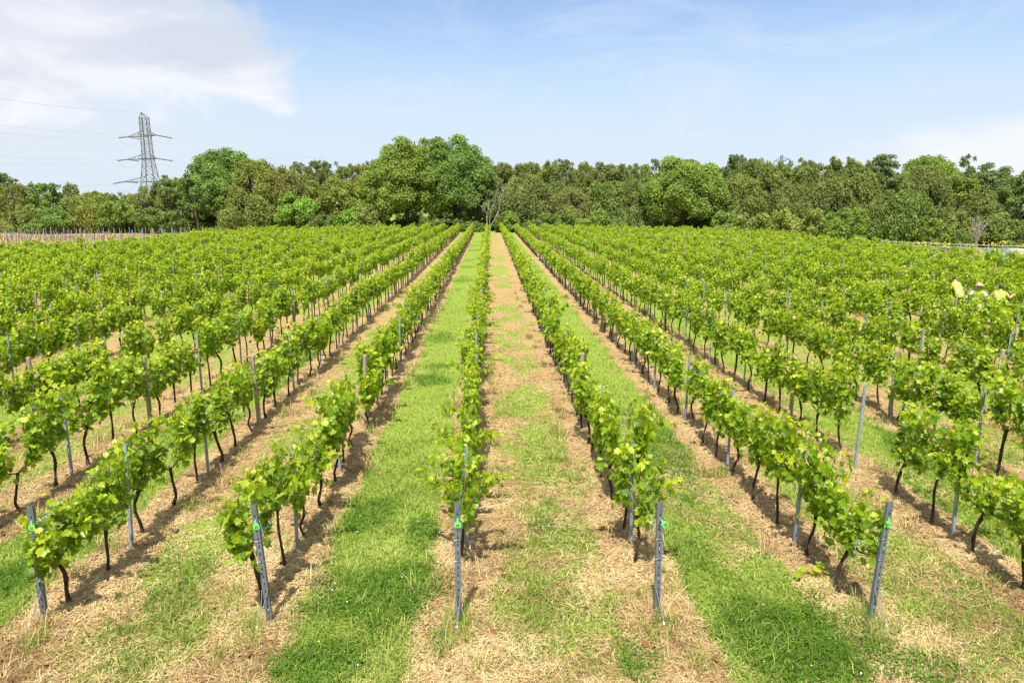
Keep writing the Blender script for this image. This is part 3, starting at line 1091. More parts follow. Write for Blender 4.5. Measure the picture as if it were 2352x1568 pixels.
def crown(r, kind, H, Rw, z0):
    """leaf cards of one crown: base height z0, top H, radius Rw, grouped in clumps"""
    Hc = H - z0
    C, RC, ST = [], [], 1.0
    if kind in ("round", "bush"):
        n = int(np.clip(15 * Rw * Hc / 9, 34, 210))
        low = -.55 if kind == "round" else -.9
        while len(C) < n:
            d = unit(r.normal(0, 1, 3))
            if d[2] < low:
                continue
            f = r.uniform(.40, 1.0) ** .6
            lump = .86 + .26 * vnoise(np.array([d[0] * 2.2 + 9]), np.array([d[2] * 2.2 + d[1] * 1.7 + 3]), int(H * 10))[0]
            rc = np.clip(Rw * r.uniform(.17, .30), .65, 1.8)
            p = d * np.array([Rw, Rw, Hc * .52]) * f * lump
            zc = z0 + Hc * (.50 if kind == "round" else .42)
            C.append([p[0], p[1], zc + p[2] * (1 if p[2] > 0 else .85) - rc * .35]); RC.append(rc)
        ST, up, out = .85, .50, .55
    elif kind in ("birch", "weep"):
        n = int(np.clip(17 * Rw * Hc / 9, 40, 190))
        for _ in range(n):
            t = r.random() ** .85
            prof = math.sqrt(max(.02, 1 - (abs(t - .42) / .60) ** 2.4)) * (1 - .12 * t)
            a = r.random() * 2 * math.pi
            f = r.uniform(.25, 1.0) ** .6
            rc = np.clip(Rw * r.uniform(.20, .36), .55, 1.35) * (1 - .30 * t)
            lean = .12 * Rw * t
            C.append([math.cos(a) * Rw * prof * f + lean, math.sin(a) * Rw * prof * f, z0 + Hc * t * .95]); RC.append(rc)
        for j in range(6):                                       # wispy leaders
            C.append([r.normal(.1, .42) * Rw, r.normal(0, .3) * Rw, H - .3 - r.uniform(0, .10) * Hc * (j > 0)]); RC.append(r.uniform(.32, .6))
        ST, up, out = (1.45 if kind == "birch" else 1.9), .30, .55
    else:                                                        # pine: flattened plates
        for t in np.linspace(.25, 1, 16):
            for _ in range(3):
                a = r.random() * 2 * math.pi
                rr = Rw * (1.0 - .55 * (t - .25)) * r.uniform(.25, .95)
                C.append([math.cos(a) * rr, math.sin(a) * rr, z0 + Hc * t * .97]); RC.append(np.clip(Rw * .25, .5, 1.0))
        ST, up, out = .65, .55, .35
    C, RC = np.array(C), np.array(RC)
    per = np.maximum(50, (270 if kind in ('birch', 'weep') else 230) * RC ** 2).astype(int)
    ci = np.repeat(np.arange(len(C)), per)
    ctr = np.array([0, 0, z0 + Hc * .45])
    outv = unit((C - ctr) * np.array([1, 1, .7]))
    d = unit(r.normal(0, 1, (len(ci), 3)) + out * outv[ci] + np.array([0, 0, up]))
    rad = RC[ci] * (.42 + .80 * r.random(len(ci)) ** 1.3)
    P = C[ci] + d * rad[:, None] * np.array([1, 1, ST])
    N = unit(d + .75 * r.normal(0, 1, d.shape))
    if kind in ("birch", "weep"):
        T = np.tile([.35, 0, -1.0], (len(ci), 1)) + r.normal(0, .30, d.shape)
        S, asp = r.uniform(.30, .62, len(ci)) * (1.15 if kind == "weep" else 1.0), .38
    else:
        T = r.normal(0, 1, d.shape)
        S, asp = r.uniform(.22, .44, len(ci)), .9
    P[:, 2] = z0 + (P[:, 2] - z0) * Hc / (np.quantile(P[:, 2], .998) - z0)
    P[:, :2] *= Rw / np.quantile(np.abs(P[:, 0]), .975)
    C = C * np.array([.92, .92, .92])
    keep = P[:, 2] > .05
    ct = np.clip(r.normal(.5, .17, len(C)), 0, 1)
    tint = np.clip(ct[ci] + r.normal(0, .16, len(ci)), 0, 1)
    V, F = place_cards(P[keep], N[keep], T[keep], S[keep], CARD, CARD_F, asp)
    return V, F, np.repeat(tint[keep], 4), C


def trunk_mesh(r, H, Rw, z0, C, m, thick):
    b = MB()
    hz_ = H * .8
    z = np.linspace(-.3, hz_, 7)
    bend = np.cumsum(r.normal(0, .10, 7)); bend -= bend[0]
    bend2 = np.cumsum(r.normal(0, .10, 7)); bend2 -= bend2[0]
    P = np.stack([bend, bend2, z], 1)
    b.tube(P, np.linspace(thick, thick * .18, 7), 7)
    for i in r.permutation(len(C))[:min(12, len(C))]:
        zc = np.clip(C[i][2] * .62, z0 * .5, hz_ * .95)
        s = np.array([np.interp(zc, z, bend), np.interp(zc, z, bend2), zc])
        mdl = (s + C[i]) / 2 + np.array([0, 0, .25])
        b.tube(np.array([s, mdl, C[i]]), [thick * .33, thick * .2, thick * .06], 5, 0, False)
    return b.mesh("trunk", [m], True)


def tree(u, vt, hw, Y, kind, colr, label, group=None, name=None, z0f=None, cat="tree"):
    top = at_y(u, vt, Y)
    g0 = float(gz(top[0], Y))
    H, Rw = top[2] - g0, px(hw, Y) * (1.22 if kind == 'birch' else 1.08 if kind == 'weep' else 1.0)
    r = rng_of(u * 3 + 1000, vt, hw)
    z0f = {"round": .06, "bush": .0, "birch": .05, "weep": .0, "pine": .3}[kind] if z0f is None else z0f
    name = name or {"round": "broadleaf_tree", "bush": "shrub", "birch": "birch_tree", "weep": "willow_tree", "pine": "pine_tree"}[kind]
    t = thing(name, label, cat, (float(top[0]), Y, g0), 0, group)
    V, F, ti, C = crown(r, kind, H, Rw, H * z0f)
    V = V * np.array([1, .8, 1])
    link("crown", np_mesh("crown", V, [F], [TM[colr]], None, False, ti), t)
    thick = (.028 if kind in ("round", "weep") else .016) * H if kind != "bush" else .05
    link("trunk", trunk_mesh(r, H, Rw, H * z0f, C * np.array([1, .8, 1]), M_BIRCHBARK if kind == "birch" else M_TRUNK, max(.05, thick)), t)
    return t


GB = "trees along the vineyard's far edge"
TREES = [
    # left part, behind the bare block
    (4, 398, 34, 134, "pine", "blue", "blue green pine whose top rises above the brown birch furthest left"),
    (28, 424, 30, 126, "birch", "brown", "brownish birch in front of the blue green pine"),
    (-45, 420, 40, 128, "birch", "olive", "olive birch left of the blue green pine"),
    (60, 421, 21, 131, "birch", "olive", "small rounded olive birch between the brown birch and the dark round tree"),
    (103, 422, 37, 127, "round", "rich", "dark green round tree left of the pointed birch"),
    (60, 470, 36, 122, "bush", "olive", "low olive bush under the brownish birch"),
    (112, 480, 52, 121, "bush", "rich", "wide dark green bush below the dark round tree"),
    (156, 421, 20, 131, "birch", "grey", "pointed birch standing alone above the left tree line"),
    (190, 447, 40, 125, "birch", "yellow", "yellow olive birch right of the pointed birch"),
    (207, 440, 24, 134, "birch", "olive", "thin olive birch just behind the yellow olive birch"),
    (248, 444, 28, 133, "birch", "olive", "low olive birch behind the bright bushy tree near the pylon"),
    (259, 462, 37, 122, "round", "oak", "bright green bushy tree left of the pylon foot"),
    (303, 446, 28, 127, "birch", "yellow", "yellowish birch just left of the pylon foot"),
    (337, 428, 26, 124, "birch", "grey", "grey green birch with pale trunk covering the pylon foot"),
    (378, 404, 31, 126, "round", "dark", "dark green upright tree right of the pylon"),
    (362, 470, 48, 121, "bush", "dark", "dark bush below the upright dark tree by the pylon"),
    (408, 410, 24, 130, "birch", "yellow", "yellowish birch squeezed between dark tree and tall left oak"),
    (512, 348, 76, 128, "round", "rich", "tall rich green oak, largest tree left of the twin crowns"),
    (444, 400, 34, 124, "round", "rich", "lower left shoulder of foliage beside the tall left oak"),
    (578, 370, 46, 125, "birch", "yellow", "yellow olive birch leaning on the right side of the tall oak"),
    (560, 440, 50, 122, "weep", "olive", "drooping olive tree at the foot of the tall left oak"),
    (645, 388, 52, 126, "weep", "brown", "brownish green drooping birch right of the tall left oak"),
    # background tops between the oak and the twin crowns
    (672, 373, 20, 150, "birch", "grey", "first slim grey birch top behind the brownish drooping birch"),
    (716, 370, 24, 150, "birch", "grey", "round grey birch top between two slimmer tops left of the twin crowns"),
    (748, 372, 20, 152, "birch", "blue", "slim bluish birch top above the yellow olive tree"),
    (783, 384, 22, 150, "birch", "olive", "lower olive birch top behind the yellow olive tree"),
    (818, 377, 24, 150, "birch", "brown", "brownish birch top left of the twin crowns"),
    (856, 370, 26, 150, "birch", "olive", "pointed olive birch top nearest the twin crowns"),
    (764, 409, 58, 128, "round", "yellow", "broad yellow olive tree behind the vivid green sapling"),
    (680, 443, 42, 122, "round", "vivid", "vivid light green small tree in front of the olive trees"),
    (800, 478, 24, 122, "bush", "vivid", "pale light green bush between the yellow olive tree and twin crowns"),
    (838, 470, 34, 123, "bush", "olive", "olive shrub at the left foot of the twin crowns"),
    (735, 480, 44, 123, "bush", "dark", "dark shrub beneath the broad yellow olive tree"),
    # twin crowns
    (932, 322, 74, 130, "round", "lime", "left half of the twin tall crowns, yellowish green"),
    (868, 385, 62, 127, "round", "lime", "lower yellowish green tree sloping up to the twin crowns"),
    (1040, 319, 82, 131, "round", "rich", "right half of the twin tall crowns, darker green"),
    (1095, 410, 34, 128, "round", "dark", "dark lower tree on the right flank of the twin crowns"),
    # centre right wood
    (1150, 376, 34, 150, "birch", "grey", "grey birch top just right of the dead white tree"),
    (1195, 378, 28, 148, "birch", "olive", "olive birch top, second right of the dead white tree"),
    (1222, 374, 24, 152, "birch", "grey", "slim grey birch top behind the brownish bushy tree"),
    (1260, 371, 28, 149, "birch", "olive", "broad olive birch top above the gap of dark shade"),
    (1296, 366, 22, 146, "birch", "grey", "tall birch with visible white stem in the middle of the wood"),
    (1338, 378, 26, 150, "birch", "olive", "olive birch top right of the birch with white stem"),
    (1365, 373, 22, 145, "birch", "grey", "slender pale stemmed birch above the reddish brown tree"),
    (1398, 378, 26, 150, "birch", "grey", "grey birch top midway between white stems and round oak"),
    (1424, 379, 24, 148, "birch", "olive", "olive birch top left of the round oak, third from it"),
    (1470, 378, 26, 149, "birch", "olive", "olive birch top left of the round oak, second from it"),
    (1509, 367, 18, 150, "birch", "blue", "pointed bluish tree top just left of the round oak"),
    (1545, 369, 26, 152, "birch", "olive", "birch top peeping over the left side of the round oak"),
    (1203, 404, 54, 130, "weep", "grey", "greyish brown bushy tree right of the dead white tree"),
    (1272, 420, 34, 134, "birch", "willow", "drooping green birch behind the reddish brown tree"),
    (1304, 432, 36, 127, "birch", "brown", "reddish brown half bare tree in the middle of the wood"),
    (1380, 420, 42, 130, "weep", "willow", "soft green drooping birch right of the reddish brown tree"),
    (1438, 415, 44, 129, "weep", "willow", "soft green drooping birch left of the round oak"),
    (1478, 430, 34, 126, "weep", "grey", "grey drooping birch touching the round oak's left side"),
    (1165, 486, 26, 123, "bush", "oak", "small green bush at the foot of the dead white tree"),
    (1262, 490, 40, 123, "bush", "dark", "dark shrub below the greyish brown bushy tree"),
    (1358, 484, 48, 123, "bush", "oak", "large green shrub under the soft green birches"),
    (1300, 492, 30, 122, "bush", "dark", "dark shrub below the reddish brown tree"),
    (1430, 497, 36, 122, "bush", "dark", "dark shrub left of the round oak's foot"),
    # round oak
    (1574, 366, 86, 124, "round", "oak", "large bright green round oak standing forward of the right wood"),
    # right wood
    (1688, 358, 32, 140, "birch", "blue", "bluish birch with wispy top right of the round oak"),
    (1735, 368, 44, 134, "birch", "olive", "broad olive birch, second right of the round oak"),
    (1800, 372, 26, 138, "birch", "willow", "small green birch in front of the distant pylon head"),
    (1772, 384, 40, 130, "weep", "olive", "olive weeping birch left below the distant pylon head"),
    (1852, 365, 22, 140, "birch", "grey", "slim grey birch right of the distant pylon head"),
    (1848, 384, 38, 132, "birch", "olive", "wide olive birch right below the distant pylon head"),
    (1915, 362, 26, 138, "birch", "grey", "pointed grey birch left of the blue pine"),
    (1955, 367, 34, 136, "birch", "olive", "rounded olive birch touching the blue pine"),
    (2026, 356, 38, 137, "pine", "blue", "blue green pine standing above the right wood"),
    (1700, 405, 50, 126, "weep", "olive", "weeping olive birch hanging beside the round oak"),
    (1812, 425, 48, 126, "weep", "grey", "grey weeping birch low in the right wood"),
    (1905, 410, 52, 127, "weep", "grey", "grey olive weeping birch left of the green willow"),
    (1985, 400, 48, 128, "weep", "olive", "olive weeping birch above the green willow"),
    (2135, 361, 66, 136, "round", "oak", "bright green oak crown behind the brownish drooping birch"),
    (2217, 357, 17, 139, "birch", "blue", "lone blue grey tree top above the oak's right shoulder"),
    (2280, 378, 52, 138, "round", "blue", "bluish green rounded tree near the right end of the wood"),
    (2215, 405, 46, 131, "round", "lime", "yellow green tree between the oak and the bluish tree"),
    (2355, 394, 54, 125, "round", "dark", "very dark green oak closing the wood at the right"),
    (2450, 380, 60, 128, "round", "oak", "green oak beyond the dark oak on the right"),
    (2128, 385, 56, 125, "weep", "grey", "tall drooping birch with pale leaning trunk, right wood"),
    (2078, 440, 54, 118, "weep", "willow", "green willow behind the left end of the fence"),
    (2255, 440, 40, 124, "weep", "grey", "grey drooping birch left of the very dark oak"),
    # shrub belt in front of the right wood
    (1668, 485, 34, 119, "bush", "oak", "green shrub at the round oak's right foot"),
    (1720, 492, 40, 116, "bush", "olive", "olive shrub, second right of the round oak"),
    (1790, 480, 48, 114, "bush", "yellow", "yellow green hedge shrub left of two similar ones"),
    (1868, 480, 50, 112, "bush", "yellow", "yellow green hedge shrub between two similar ones"),
    (1945, 478, 52, 110, "bush", "oak", "bright hedge shrub nearest the green willow"),
    (2150, 502, 42, 113, "bush", "lime", "rounded yellow green bush behind the fence"),
    (2208, 486, 28, 117, "bush", "brown", "orange brown bush behind the fence"),
    (2290, 488, 46, 118, "bush", "olive", "scrubby olive bush right of the bare grey shrub"),
    (2350, 515, 40, 114, "bush", "olive", "low scrub below the very dark oak"),
    (2200, 530, 30, 113, "bush", "dark", "low dark bush under the orange brown bush"),
]
for T_ in TREES:
    tree(*T_, group=None if T_[4] == "bush" else GB, cat="shrub" if T_[4] == "bush" else "tree")


def bare_tree(u, vt, vb, hw, Y, seed, name, label, cat, lean):
    top, bot = at_y(u, vt, Y), at_y(u, vb, Y)
    g0 = float(gz(top[0], Y))
    H, Rw = top[2] - g0, px(hw, Y)
    r = rng_of(seed)
    t = thing(name, label, cat, (float(bot[0]), Y, g0))
    b, tw = MB(), MB()

    def grow(p, d, L, rad, lv, tgt):
        n = 5
        P = [p]
        for i in range(n):
            d = unit(d + r.normal(0, .13, 3) + np.array([0, 0, .06]))
            P.append(P[-1] + d * L / n)
        P = np.array(P)
        tgt.tube(P, np.linspace(rad, rad * .5, n + 1), 5, 0, False)
        if lv > 0:
            for _ in range(3 if lv > 1 else 4):
                i = int(r.integers(2, n + 1))
                nd = unit(d + r.normal(0, .55, 3) * np.array([1, .6, .6]))
                grow(P[i], nd, L * r.uniform(.45, .7), rad * .5, lv - 1, tw)
    if name == "dead_tree":
        grow(np.array([0, 0, -.2]), unit(np.array([lean, 0, 1.0])), H * .42, .10, 3, b)
        grow(np.array([.1, 0, 1.0]), unit(np.array([lean + .22, .05, 1.0])), H * .44, .08, 3, b)
        grow(np.array([-.1, 0, .8]), unit(np.array([-.35, .05, 1.0])), H * .26, .06, 2, b)
    else:
        for i in range(9):
            grow(np.array([r.normal(0, .15), 0, 0]), unit(np.array([r.normal(0, .28), r.normal(0, .2), 1.0])), H * .50, .05, 2, b)
    b.build("trunk", M_DEADWOOD, t, True)
    tw.build("twigs", M_DEADWOOD, t, True)


bare_tree(1124, 396, 520, 20, 121.5, 31, "dead_tree", "dead leafless whitish tree right of the twin tall crowns", "tree", .05)
bare_tree(2243, 480, 550, 22, 112.5, 37, "bare_shrub", "bare grey twiggy shrub behind the fence", "shrub", 0)

# the wood behind and the undergrowth at its foot: masses nobody could count
def mass_of(name, label, items, matname):
    Vs, Fs, Ts, o = [], [], [], 0
    for (u, vt, hw, Y, kind, z0f, sd) in items:
        top = at_y(u, vt, Y)
        g0 = float(gz(top[0], Y))
        V, F, ti, C = crown(rng_of(sd, 77), kind, top[2] - g0, px(hw, Y), (top[2] - g0) * z0f)
        Vs.append(V + np.array([top[0], Y, g0])); Fs.append(F + o); o += len(V); Ts.append(ti)
    tag(link(name, np_mesh(name, np.concatenate(Vs), [np.concatenate(Fs)], [TM[matname]], None, False, np.concatenate(Ts))), label, kind="stuff")


r = rng_of(600)
items = []
skyline = lambda u: np.interp(u, [-200, 0, 100, 250, 330, 430, 600, 700, 900, 1100, 1400, 1600, 1700, 2000, 2200, 2352, 2600], [438, 438, 440, 450, 446, 420, 394, 388, 372, 378, 381, 379, 376, 371, 378, 392, 390])
for u in np.arange(-220, 2620, 34):
    items.append((u + r.uniform(-12, 12), skyline(u) + r.uniform(0, 12), r.uniform(30, 40), r.uniform(150, 168), "bush", .0, int(u) + 400))
mass_of("woodland", "dense birch wood filling in behind the edge trees", items, "grey")
items = []
for u in np.arange(-200, 1660, 26):
    items.append((u + r.uniform(-10, 10), r.uniform(494, 512), r.uniform(18, 28), r.uniform(124, 133), "bush", 0.0, int(u) + 900))
for u in np.arange(1660, 2600, 26):
    items.append((u + r.uniform(-10, 10), r.uniform(500, 528), r.uniform(20, 30), r.uniform(118, 126), "bush", 0.0, int(u) + 900))
mass_of("undergrowth", "dark tangled undergrowth along the foot of the wood", items, "dark")

# ------------------------------------------------------------------ stripped block on the left: posts and bare stumps
bare_posts, bstump = [], MB()
r = rng_of(701)
vs = []
for k in range(-44, -15):
    X = row_x(k)
    y0 = max(far_end(X) + 4.5, 68)
    ys = np.arange(y0 + r.uniform(0, 1), 107, .97)
    for i, y in enumerate(ys):
        if i % 3 == 0:
            bare_posts.append((X + r.normal(0, .04), y, r.normal(0, .02)))
        vs.append((X + r.normal(0, .05), y + .4))
uv, ok = project(np.array([[p[0], p[1], 1.2] for p in bare_posts]))
vis = [i for i in np.argsort([p[1] for p in bare_posts]) if ok[i] and 0 < uv[i][0] < 560]
ind = set(vis[:100])
bp = MB()
for i, (X, y, tl) in enumerate(bare_posts):
    if i in ind:
        o = link("bare_block_post", WP[i % 3] if i % 4 == 0 else LP[i % 3], None, (X, y, 0))
        o.rotation_euler = (tl, tl * .5, 0)
        o.scale = (1.25, 1.25, .98)
        tag(o, "thin upright post among bare stumps in the leafless block at left", "post", "posts of the leafless vine block")
    elif ok[i] and -700 < uv[i][0] < 700:
        bp.box((X, y, .78), (.055, .045, 1.54), (tl, tl * .5, 0), 1 if i % 4 == 0 else 0)
tag(bp.build("leafless_block_posts", [M_STEEL_FAR, M_WOODPOST]), "rearmost posts of the leafless block at left", kind="stuff")
for (X, y) in vs:
    uvp, okp = project([[X, y, 1]])
    if not (okp[0] and -500 < uvp[0][0] < 650):
        continue
    b1, b2 = r.normal(0, .09), r.normal(0, .09)
    bstump.tube(np.array([[X, y, -.05], [X + b1, y, .35], [X + b2, y, .8]]), [.03, .026, .022], 4, 0, False)
    for s in range(1):
        a, c = r.normal(0, .2), r.normal(0, .3)
        bstump.tube(np.array([[X + b2, y + c * .3, .78], [X + b2 + a * .3, y + c, 1.1], [X + b2 + a * .6, y + c * 1.4, 1.3 + r.normal(0, .06)]]), [.016, .013, .009], 3, 0, False)
tag(bstump.build("bare_vines", M_BARK), "rows of leafless dark vine stumps on dry straw at left", kind="stuff")

# ------------------------------------------------------------------ lattice pylon and lines
M_LATTICE = noisy("lattice_steel", (.085, .09, .09), (.14, .145, .14), .6, .6, .3)
M_INSUL = mat("insulator_glass", (.10, .11, .10), .35)
M_LINE = mat("conductor", (.42, .44, .46), .5, .3)
PY = 230.0


def lattice(b, c, levels, rot, w=.105):
    """square lattice mast: levels = [(z, half side)]"""
    def corners(z, s):
        return [np.array([c[0] + math.cos(rot + i * math.pi / 2) * s, c[1] + math.sin(rot + i * math.pi / 2) * s, z]) for i in range(4)]
    for (za, sa), (zb, sb) in zip(levels[:-1], levels[1:]):
        A, B = corners(za, sa), corners(zb, sb)
        for i in range(4):
            j = (i + 1) % 4
            b.bar(A[i], B[i], w * (2.6 if i == 2 else 1.6))
            b.bar(A[i], B[j], w * .8); b.bar(A[j], B[i], w * .8)
            b.bar(B[i], B[j], w * .7)


def zof(v, Y=PY):
    return float(at_y(333, v, Y)[2])


pc = at_y(333.5, 300, PY)
pyl = thing("electricity_pylon", "tall steel lattice pylon rising above the trees on the left", "pylon", (float(pc[0]), PY, 0))
L0 = np.array([pc[0], PY, 0.0])
b = MB()
lv = [(0.0, 5.6), (zof(447), px(26, PY)), (zof(428), px(22, PY)), (zof(401), px(18, PY)), (zof(383), px(15.2, PY)), (zof(366), px(13, PY)), (zof(349), px(12.3, PY)), (zof(331), px(11.8, PY)),
      (zof(314), px(11.5, PY)), (zof(297), px(11, PY)), (zof(284), px(10.8, PY)), (zof(271), px(10.6, PY))]
lv = [(max(0.0, z) if i else 0.0, s) for i, (z, s) in enumerate(lv)]
lattice(b, (0, 0), lv, math.pi / 2 + .05)
zt, za = zof(271), zof(260)
for i in range(4):
    a = math.pi / 2 + .05 + i * math.pi / 2
    b.bar((math.cos(a) * px(10.6, PY), math.sin(a) * px(10.6, PY), zt), (0, -px(10.6, PY) * .9, za), .13)
b.build("lattice_tower", M_LATTICE, pyl)
ARM_PTS = []
for (vl, ul, ur, vr, vc, sw) in ((315, 293, 359, 310, 313.3, 11.5), (366.8, 290.5, 361, 362.8, 366, 13), (419, 285, 363.7, 415, 417.6, 20.5)):
    zc = zof(vc)
    for (u, v, Ya) in ((ul, vl, PY + 3.9), (ur, vr, PY - 3.9)):
        tip = at_y(u, v, Ya) - L0
        tip[2] = zc + (.15 if u < 333 else 0)
        b = MB()
        s = px(sw, PY)
        sx = -1 if u < 333 else 1
        roots = [np.array([sx * s, 0, zc]), np.array([0, -sx * s, zc]), np.array([sx * s * .5, -sx * s * .5, zc + 1.9])]
        for q in roots:
            b.bar(q, tip, .15)
        for f in (.3, .6):
            m_ = [q + (tip - q) * f for q in roots]
            b.bar(m_[0], m_[1], .09); b.bar(m_[1], m_[2], .09); b.bar(m_[0], m_[2], .09)
        b.build("cross_arm", M_LATTICE, pyl)
        ARM_PTS.append((tip + L0, sx))
INS = []
for (tip, sx), (ue, ve) in zip(ARM_PTS, ((272.5, 316.5), (395, 317.5), (270, 369.3), (396.5, 369.6), (260.5, 422), (399, 423))):
    end = at_y(ue, ve, tip[1] + (-1.6 if sx < 0 else 1.6))
    b = MB()
    P = np.linspace(tip, end, 15) - L0
    b.tube(P, [.11 if i % 2 else .24 for i in range(15)], 6)
    b.build("insulator_string", M_INSUL, pyl)
    # the string toward the other side and the jumper loop slung below
    oth = tip + np.array([-(end - tip)[0] * .9, -(end - tip)[1] - sx * 2.4, -.25])
    b = MB()
    P = np.linspace(tip, oth, 15) - L0
    b.tube(P, [.09 if i % 2 else .17 for i in range(15)], 6)
    b.build("insulator_string", M_INSUL, pyl)
    t_ = np.linspace(0, 1, 9)
    lp = end[None] * (1 - t_[:, None]) + oth[None] * t_[:, None] - L0
    lp[:, 2] -= 2.6 * 4 * t_ * (1 - t_)
    b = MB(); b.tube(lp, .035, 4)
    b.build("jumper_wire", M_LINE, pyl)
    INS.append((end, oth))


def line(name, label, a, c, sag, rad=.027):
    t_ = np.linspace(0, 1, 25)
    P = np.asarray(a)[None] * (1 - t_[:, None]) + np.asarray(c)[None] * t_[:, None]
    P[:, 2] -= sag * 4 * t_ * (1 - t_)
    b = MB(); b.tube(P, rad, 4)
    tag(b.build(name, M_LINE), label, "power line", "overhead lines strung from the left pylon")


NAMES = ["upper arm", "upper arm", "middle arm", "middle arm", "bottom arm", "bottom arm"]
LEFT_V = [293, 275, 363.6, 347.7, 424.5, 413]
RIGHT_V = [(688, 366), (688, 353.6), (688, 411), (688, 401), (688, 462), (688, 452)]
for i, (end, oth) in enumerate(INS):
    lft, rgt = (end, oth) if i % 2 == 0 else (oth, end)
    arm = NAMES[i] + ("'s far tip" if i % 2 == 0 else "'s near tip")
    q = at_y(0, LEFT_V[i], 165)
    line("power_line", f"overhead conductor running left from the pylon's {arm}", lft, lft + (q - lft) * 1.5, 1.3)
    q = at_y(*RIGHT_V[i], 330)
    line("power_line", f"overhead conductor running right from the pylon's {arm}", rgt, rgt + (q - rgt) * 1.55, 1.3, .03)
apex = L0 + np.array([0, -px(10.6, PY) * .9, za])
q = at_y(0, 218, 165)
line("power_line", "topmost thin earth wire running left from the pylon peak", apex, apex + (q - apex) * 1.5, 1.0, .035)

# distant pylon: only its head shows over the right wood
P2 = 300.0
c2 = at_y(1796, 356, P2)
pyl2 = thing("electricity_pylon", "distant pylon whose bare head just tops the right wood", "pylon", (float(c2[0]), P2, 0))
zz = lambda v: float(at_y(1796, v, P2)[2])
b = MB()
lattice(b, (0, 0), [(0, 3.4), (zz(430), 1.7), (zz(400), 1.3), (zz(376), 1.15), (zz(363), .55), (zz(357), .5)], .35, .13)
b.build("lattice_tower", M_LATTICE, pyl2)
for (u, v, dy) in ((1778.6, 370, 2.2), (1813.7, 365.5, -2.2)):
    tip = at_y(u, v, P2 + dy) - np.array([c2[0], P2, 0])
    b = MB()
    sx = math.copysign(1, tip[0])
    for q in ((sx * .9, 0, zz(371)), (0, .6, zz(371)), (sx * .4, 0, zz(361.5)), (0, -.6, zz(371))):
        b.bar(q, tip, .14)
    for f in (.35, .65):
        lo, hi = np.array([sx * .9, 0, zz(371)]), np.array([sx * .4, 0, zz(361.5)])
        b.bar(lo + (tip - lo) * f, hi + (tip - hi) * f, .10)
    b.build("cross_arm", M_LATTICE, pyl2)
    b = MB()
    P = np.linspace(tip, tip + np.array([0, 0, -2.1]), 11)
    b.tube(P, [.13 if i % 2 else .2 for i in range(11)], 6)
    b.build("insulator_string", M_INSUL, pyl2)

# ------------------------------------------------------------------ post-and-rail fence, ragwort, yard things on the right
FX = [(2022, 108.5), (2056, 108.2), (2071, 108), (2098, 107.5), (2135, 107), (2171, 106.5), (2206, 106.2), (2219, 106), (2243, 105.6), (2270, 105.2), (2302, 104.8), (2337, 104.4), (2372, 104), (2406, 103.6), (2440, 103.2)]
FP = []
for u, Y in FX:
    X = float(at_y(u, 570, Y)[0])
    FP.append(np.array([X, Y, float(gz(X, Y))]))
fo = FP[0]
fence = thing("rail_fence", "weathered two rail wooden fence behind the right end of the vines", "fence", tuple(fo))
r = rng_of(808)
for i, p in enumerate(FP):
    b = MB()
    b.box((0, 0, .56), (.15, .13, 1.24), (r.normal(0, .03), r.normal(0, .03), 0))
    b.build("post", M_FENCE, fence, False, tuple(p - fo))
for a, c in zip(FP[:-1], FP[1:]):
    for z in (.95, .52):
        b = MB()
        m_ = (a + c) / 2 + np.array([0, -.03, z - .03 + r.normal(0, .02)]) - fo
        b.bar(a - fo + np.array([0, -.09, z + r.normal(0, .015)]), m_ + np.array([0, -.06, 0]), .05, .125)
        b.bar(m_ + np.array([0, -.0605, 0.001]), c - fo + np.array([0, -.09, z + r.normal(0, .015)]), .05, .125)
        b.build("rail", M_FENCE, fence)
M_RAG = mat("ragwort_yellow", (.66, .48, .02), .7)
r = rng_of(811)
RAG = [(2106, 565, "under the willow"), (2125, 566, "beside the rounded yellow green bush"), (2152, 562, "largest clump, left of the double post"), (2176, 563, "just left of the double post"), (2233, 566, "right of the double post"),
       (2272, 558, "tallest, behind the wire crates"), (2290, 562, "behind the wire crates' middle"), (2303, 556, "above the right crates"), (2350, 572, "at the fence's right end")]
for (u, v, w_) in RAG:
    Y = 109.8
    p = at_y(u, v, Y)
    g0 = float(gz(p[0], Y))
    t = thing("ragwort_plant", f"yellow flowering ragwort clump behind the fence, {w_}", "plant", (float(p[0]), Y, g0), 0, "yellow ragwort along the fence")
    hgt = max(.8, p[2] - g0)
    n = 26
    P = np.stack([r.normal(0, .42, n), r.normal(0, .3, n), hgt + r.normal(0, .16, n)], 1)
    V, F = place_cards(P, np.tile([0, -.5, 1.0], (n, 1)) + r.normal(0, .3, (n, 3)), r.standard_normal((n, 3)), r.uniform(.10, .20, n), CARD, CARD_F)
    link("flowers", np_mesh("flowers", V, [F], [M_RAG]), t)
    b = MB()
    for i in range(0, n, 3):
        b.tube(np.array([[P[i][0] * .4, P[i][1] * .4, 0], P[i] * np.array([.8, .8, .6]), P[i]]), .012, 3, 0, False)
    b.build("stems", TM["oak"], t)

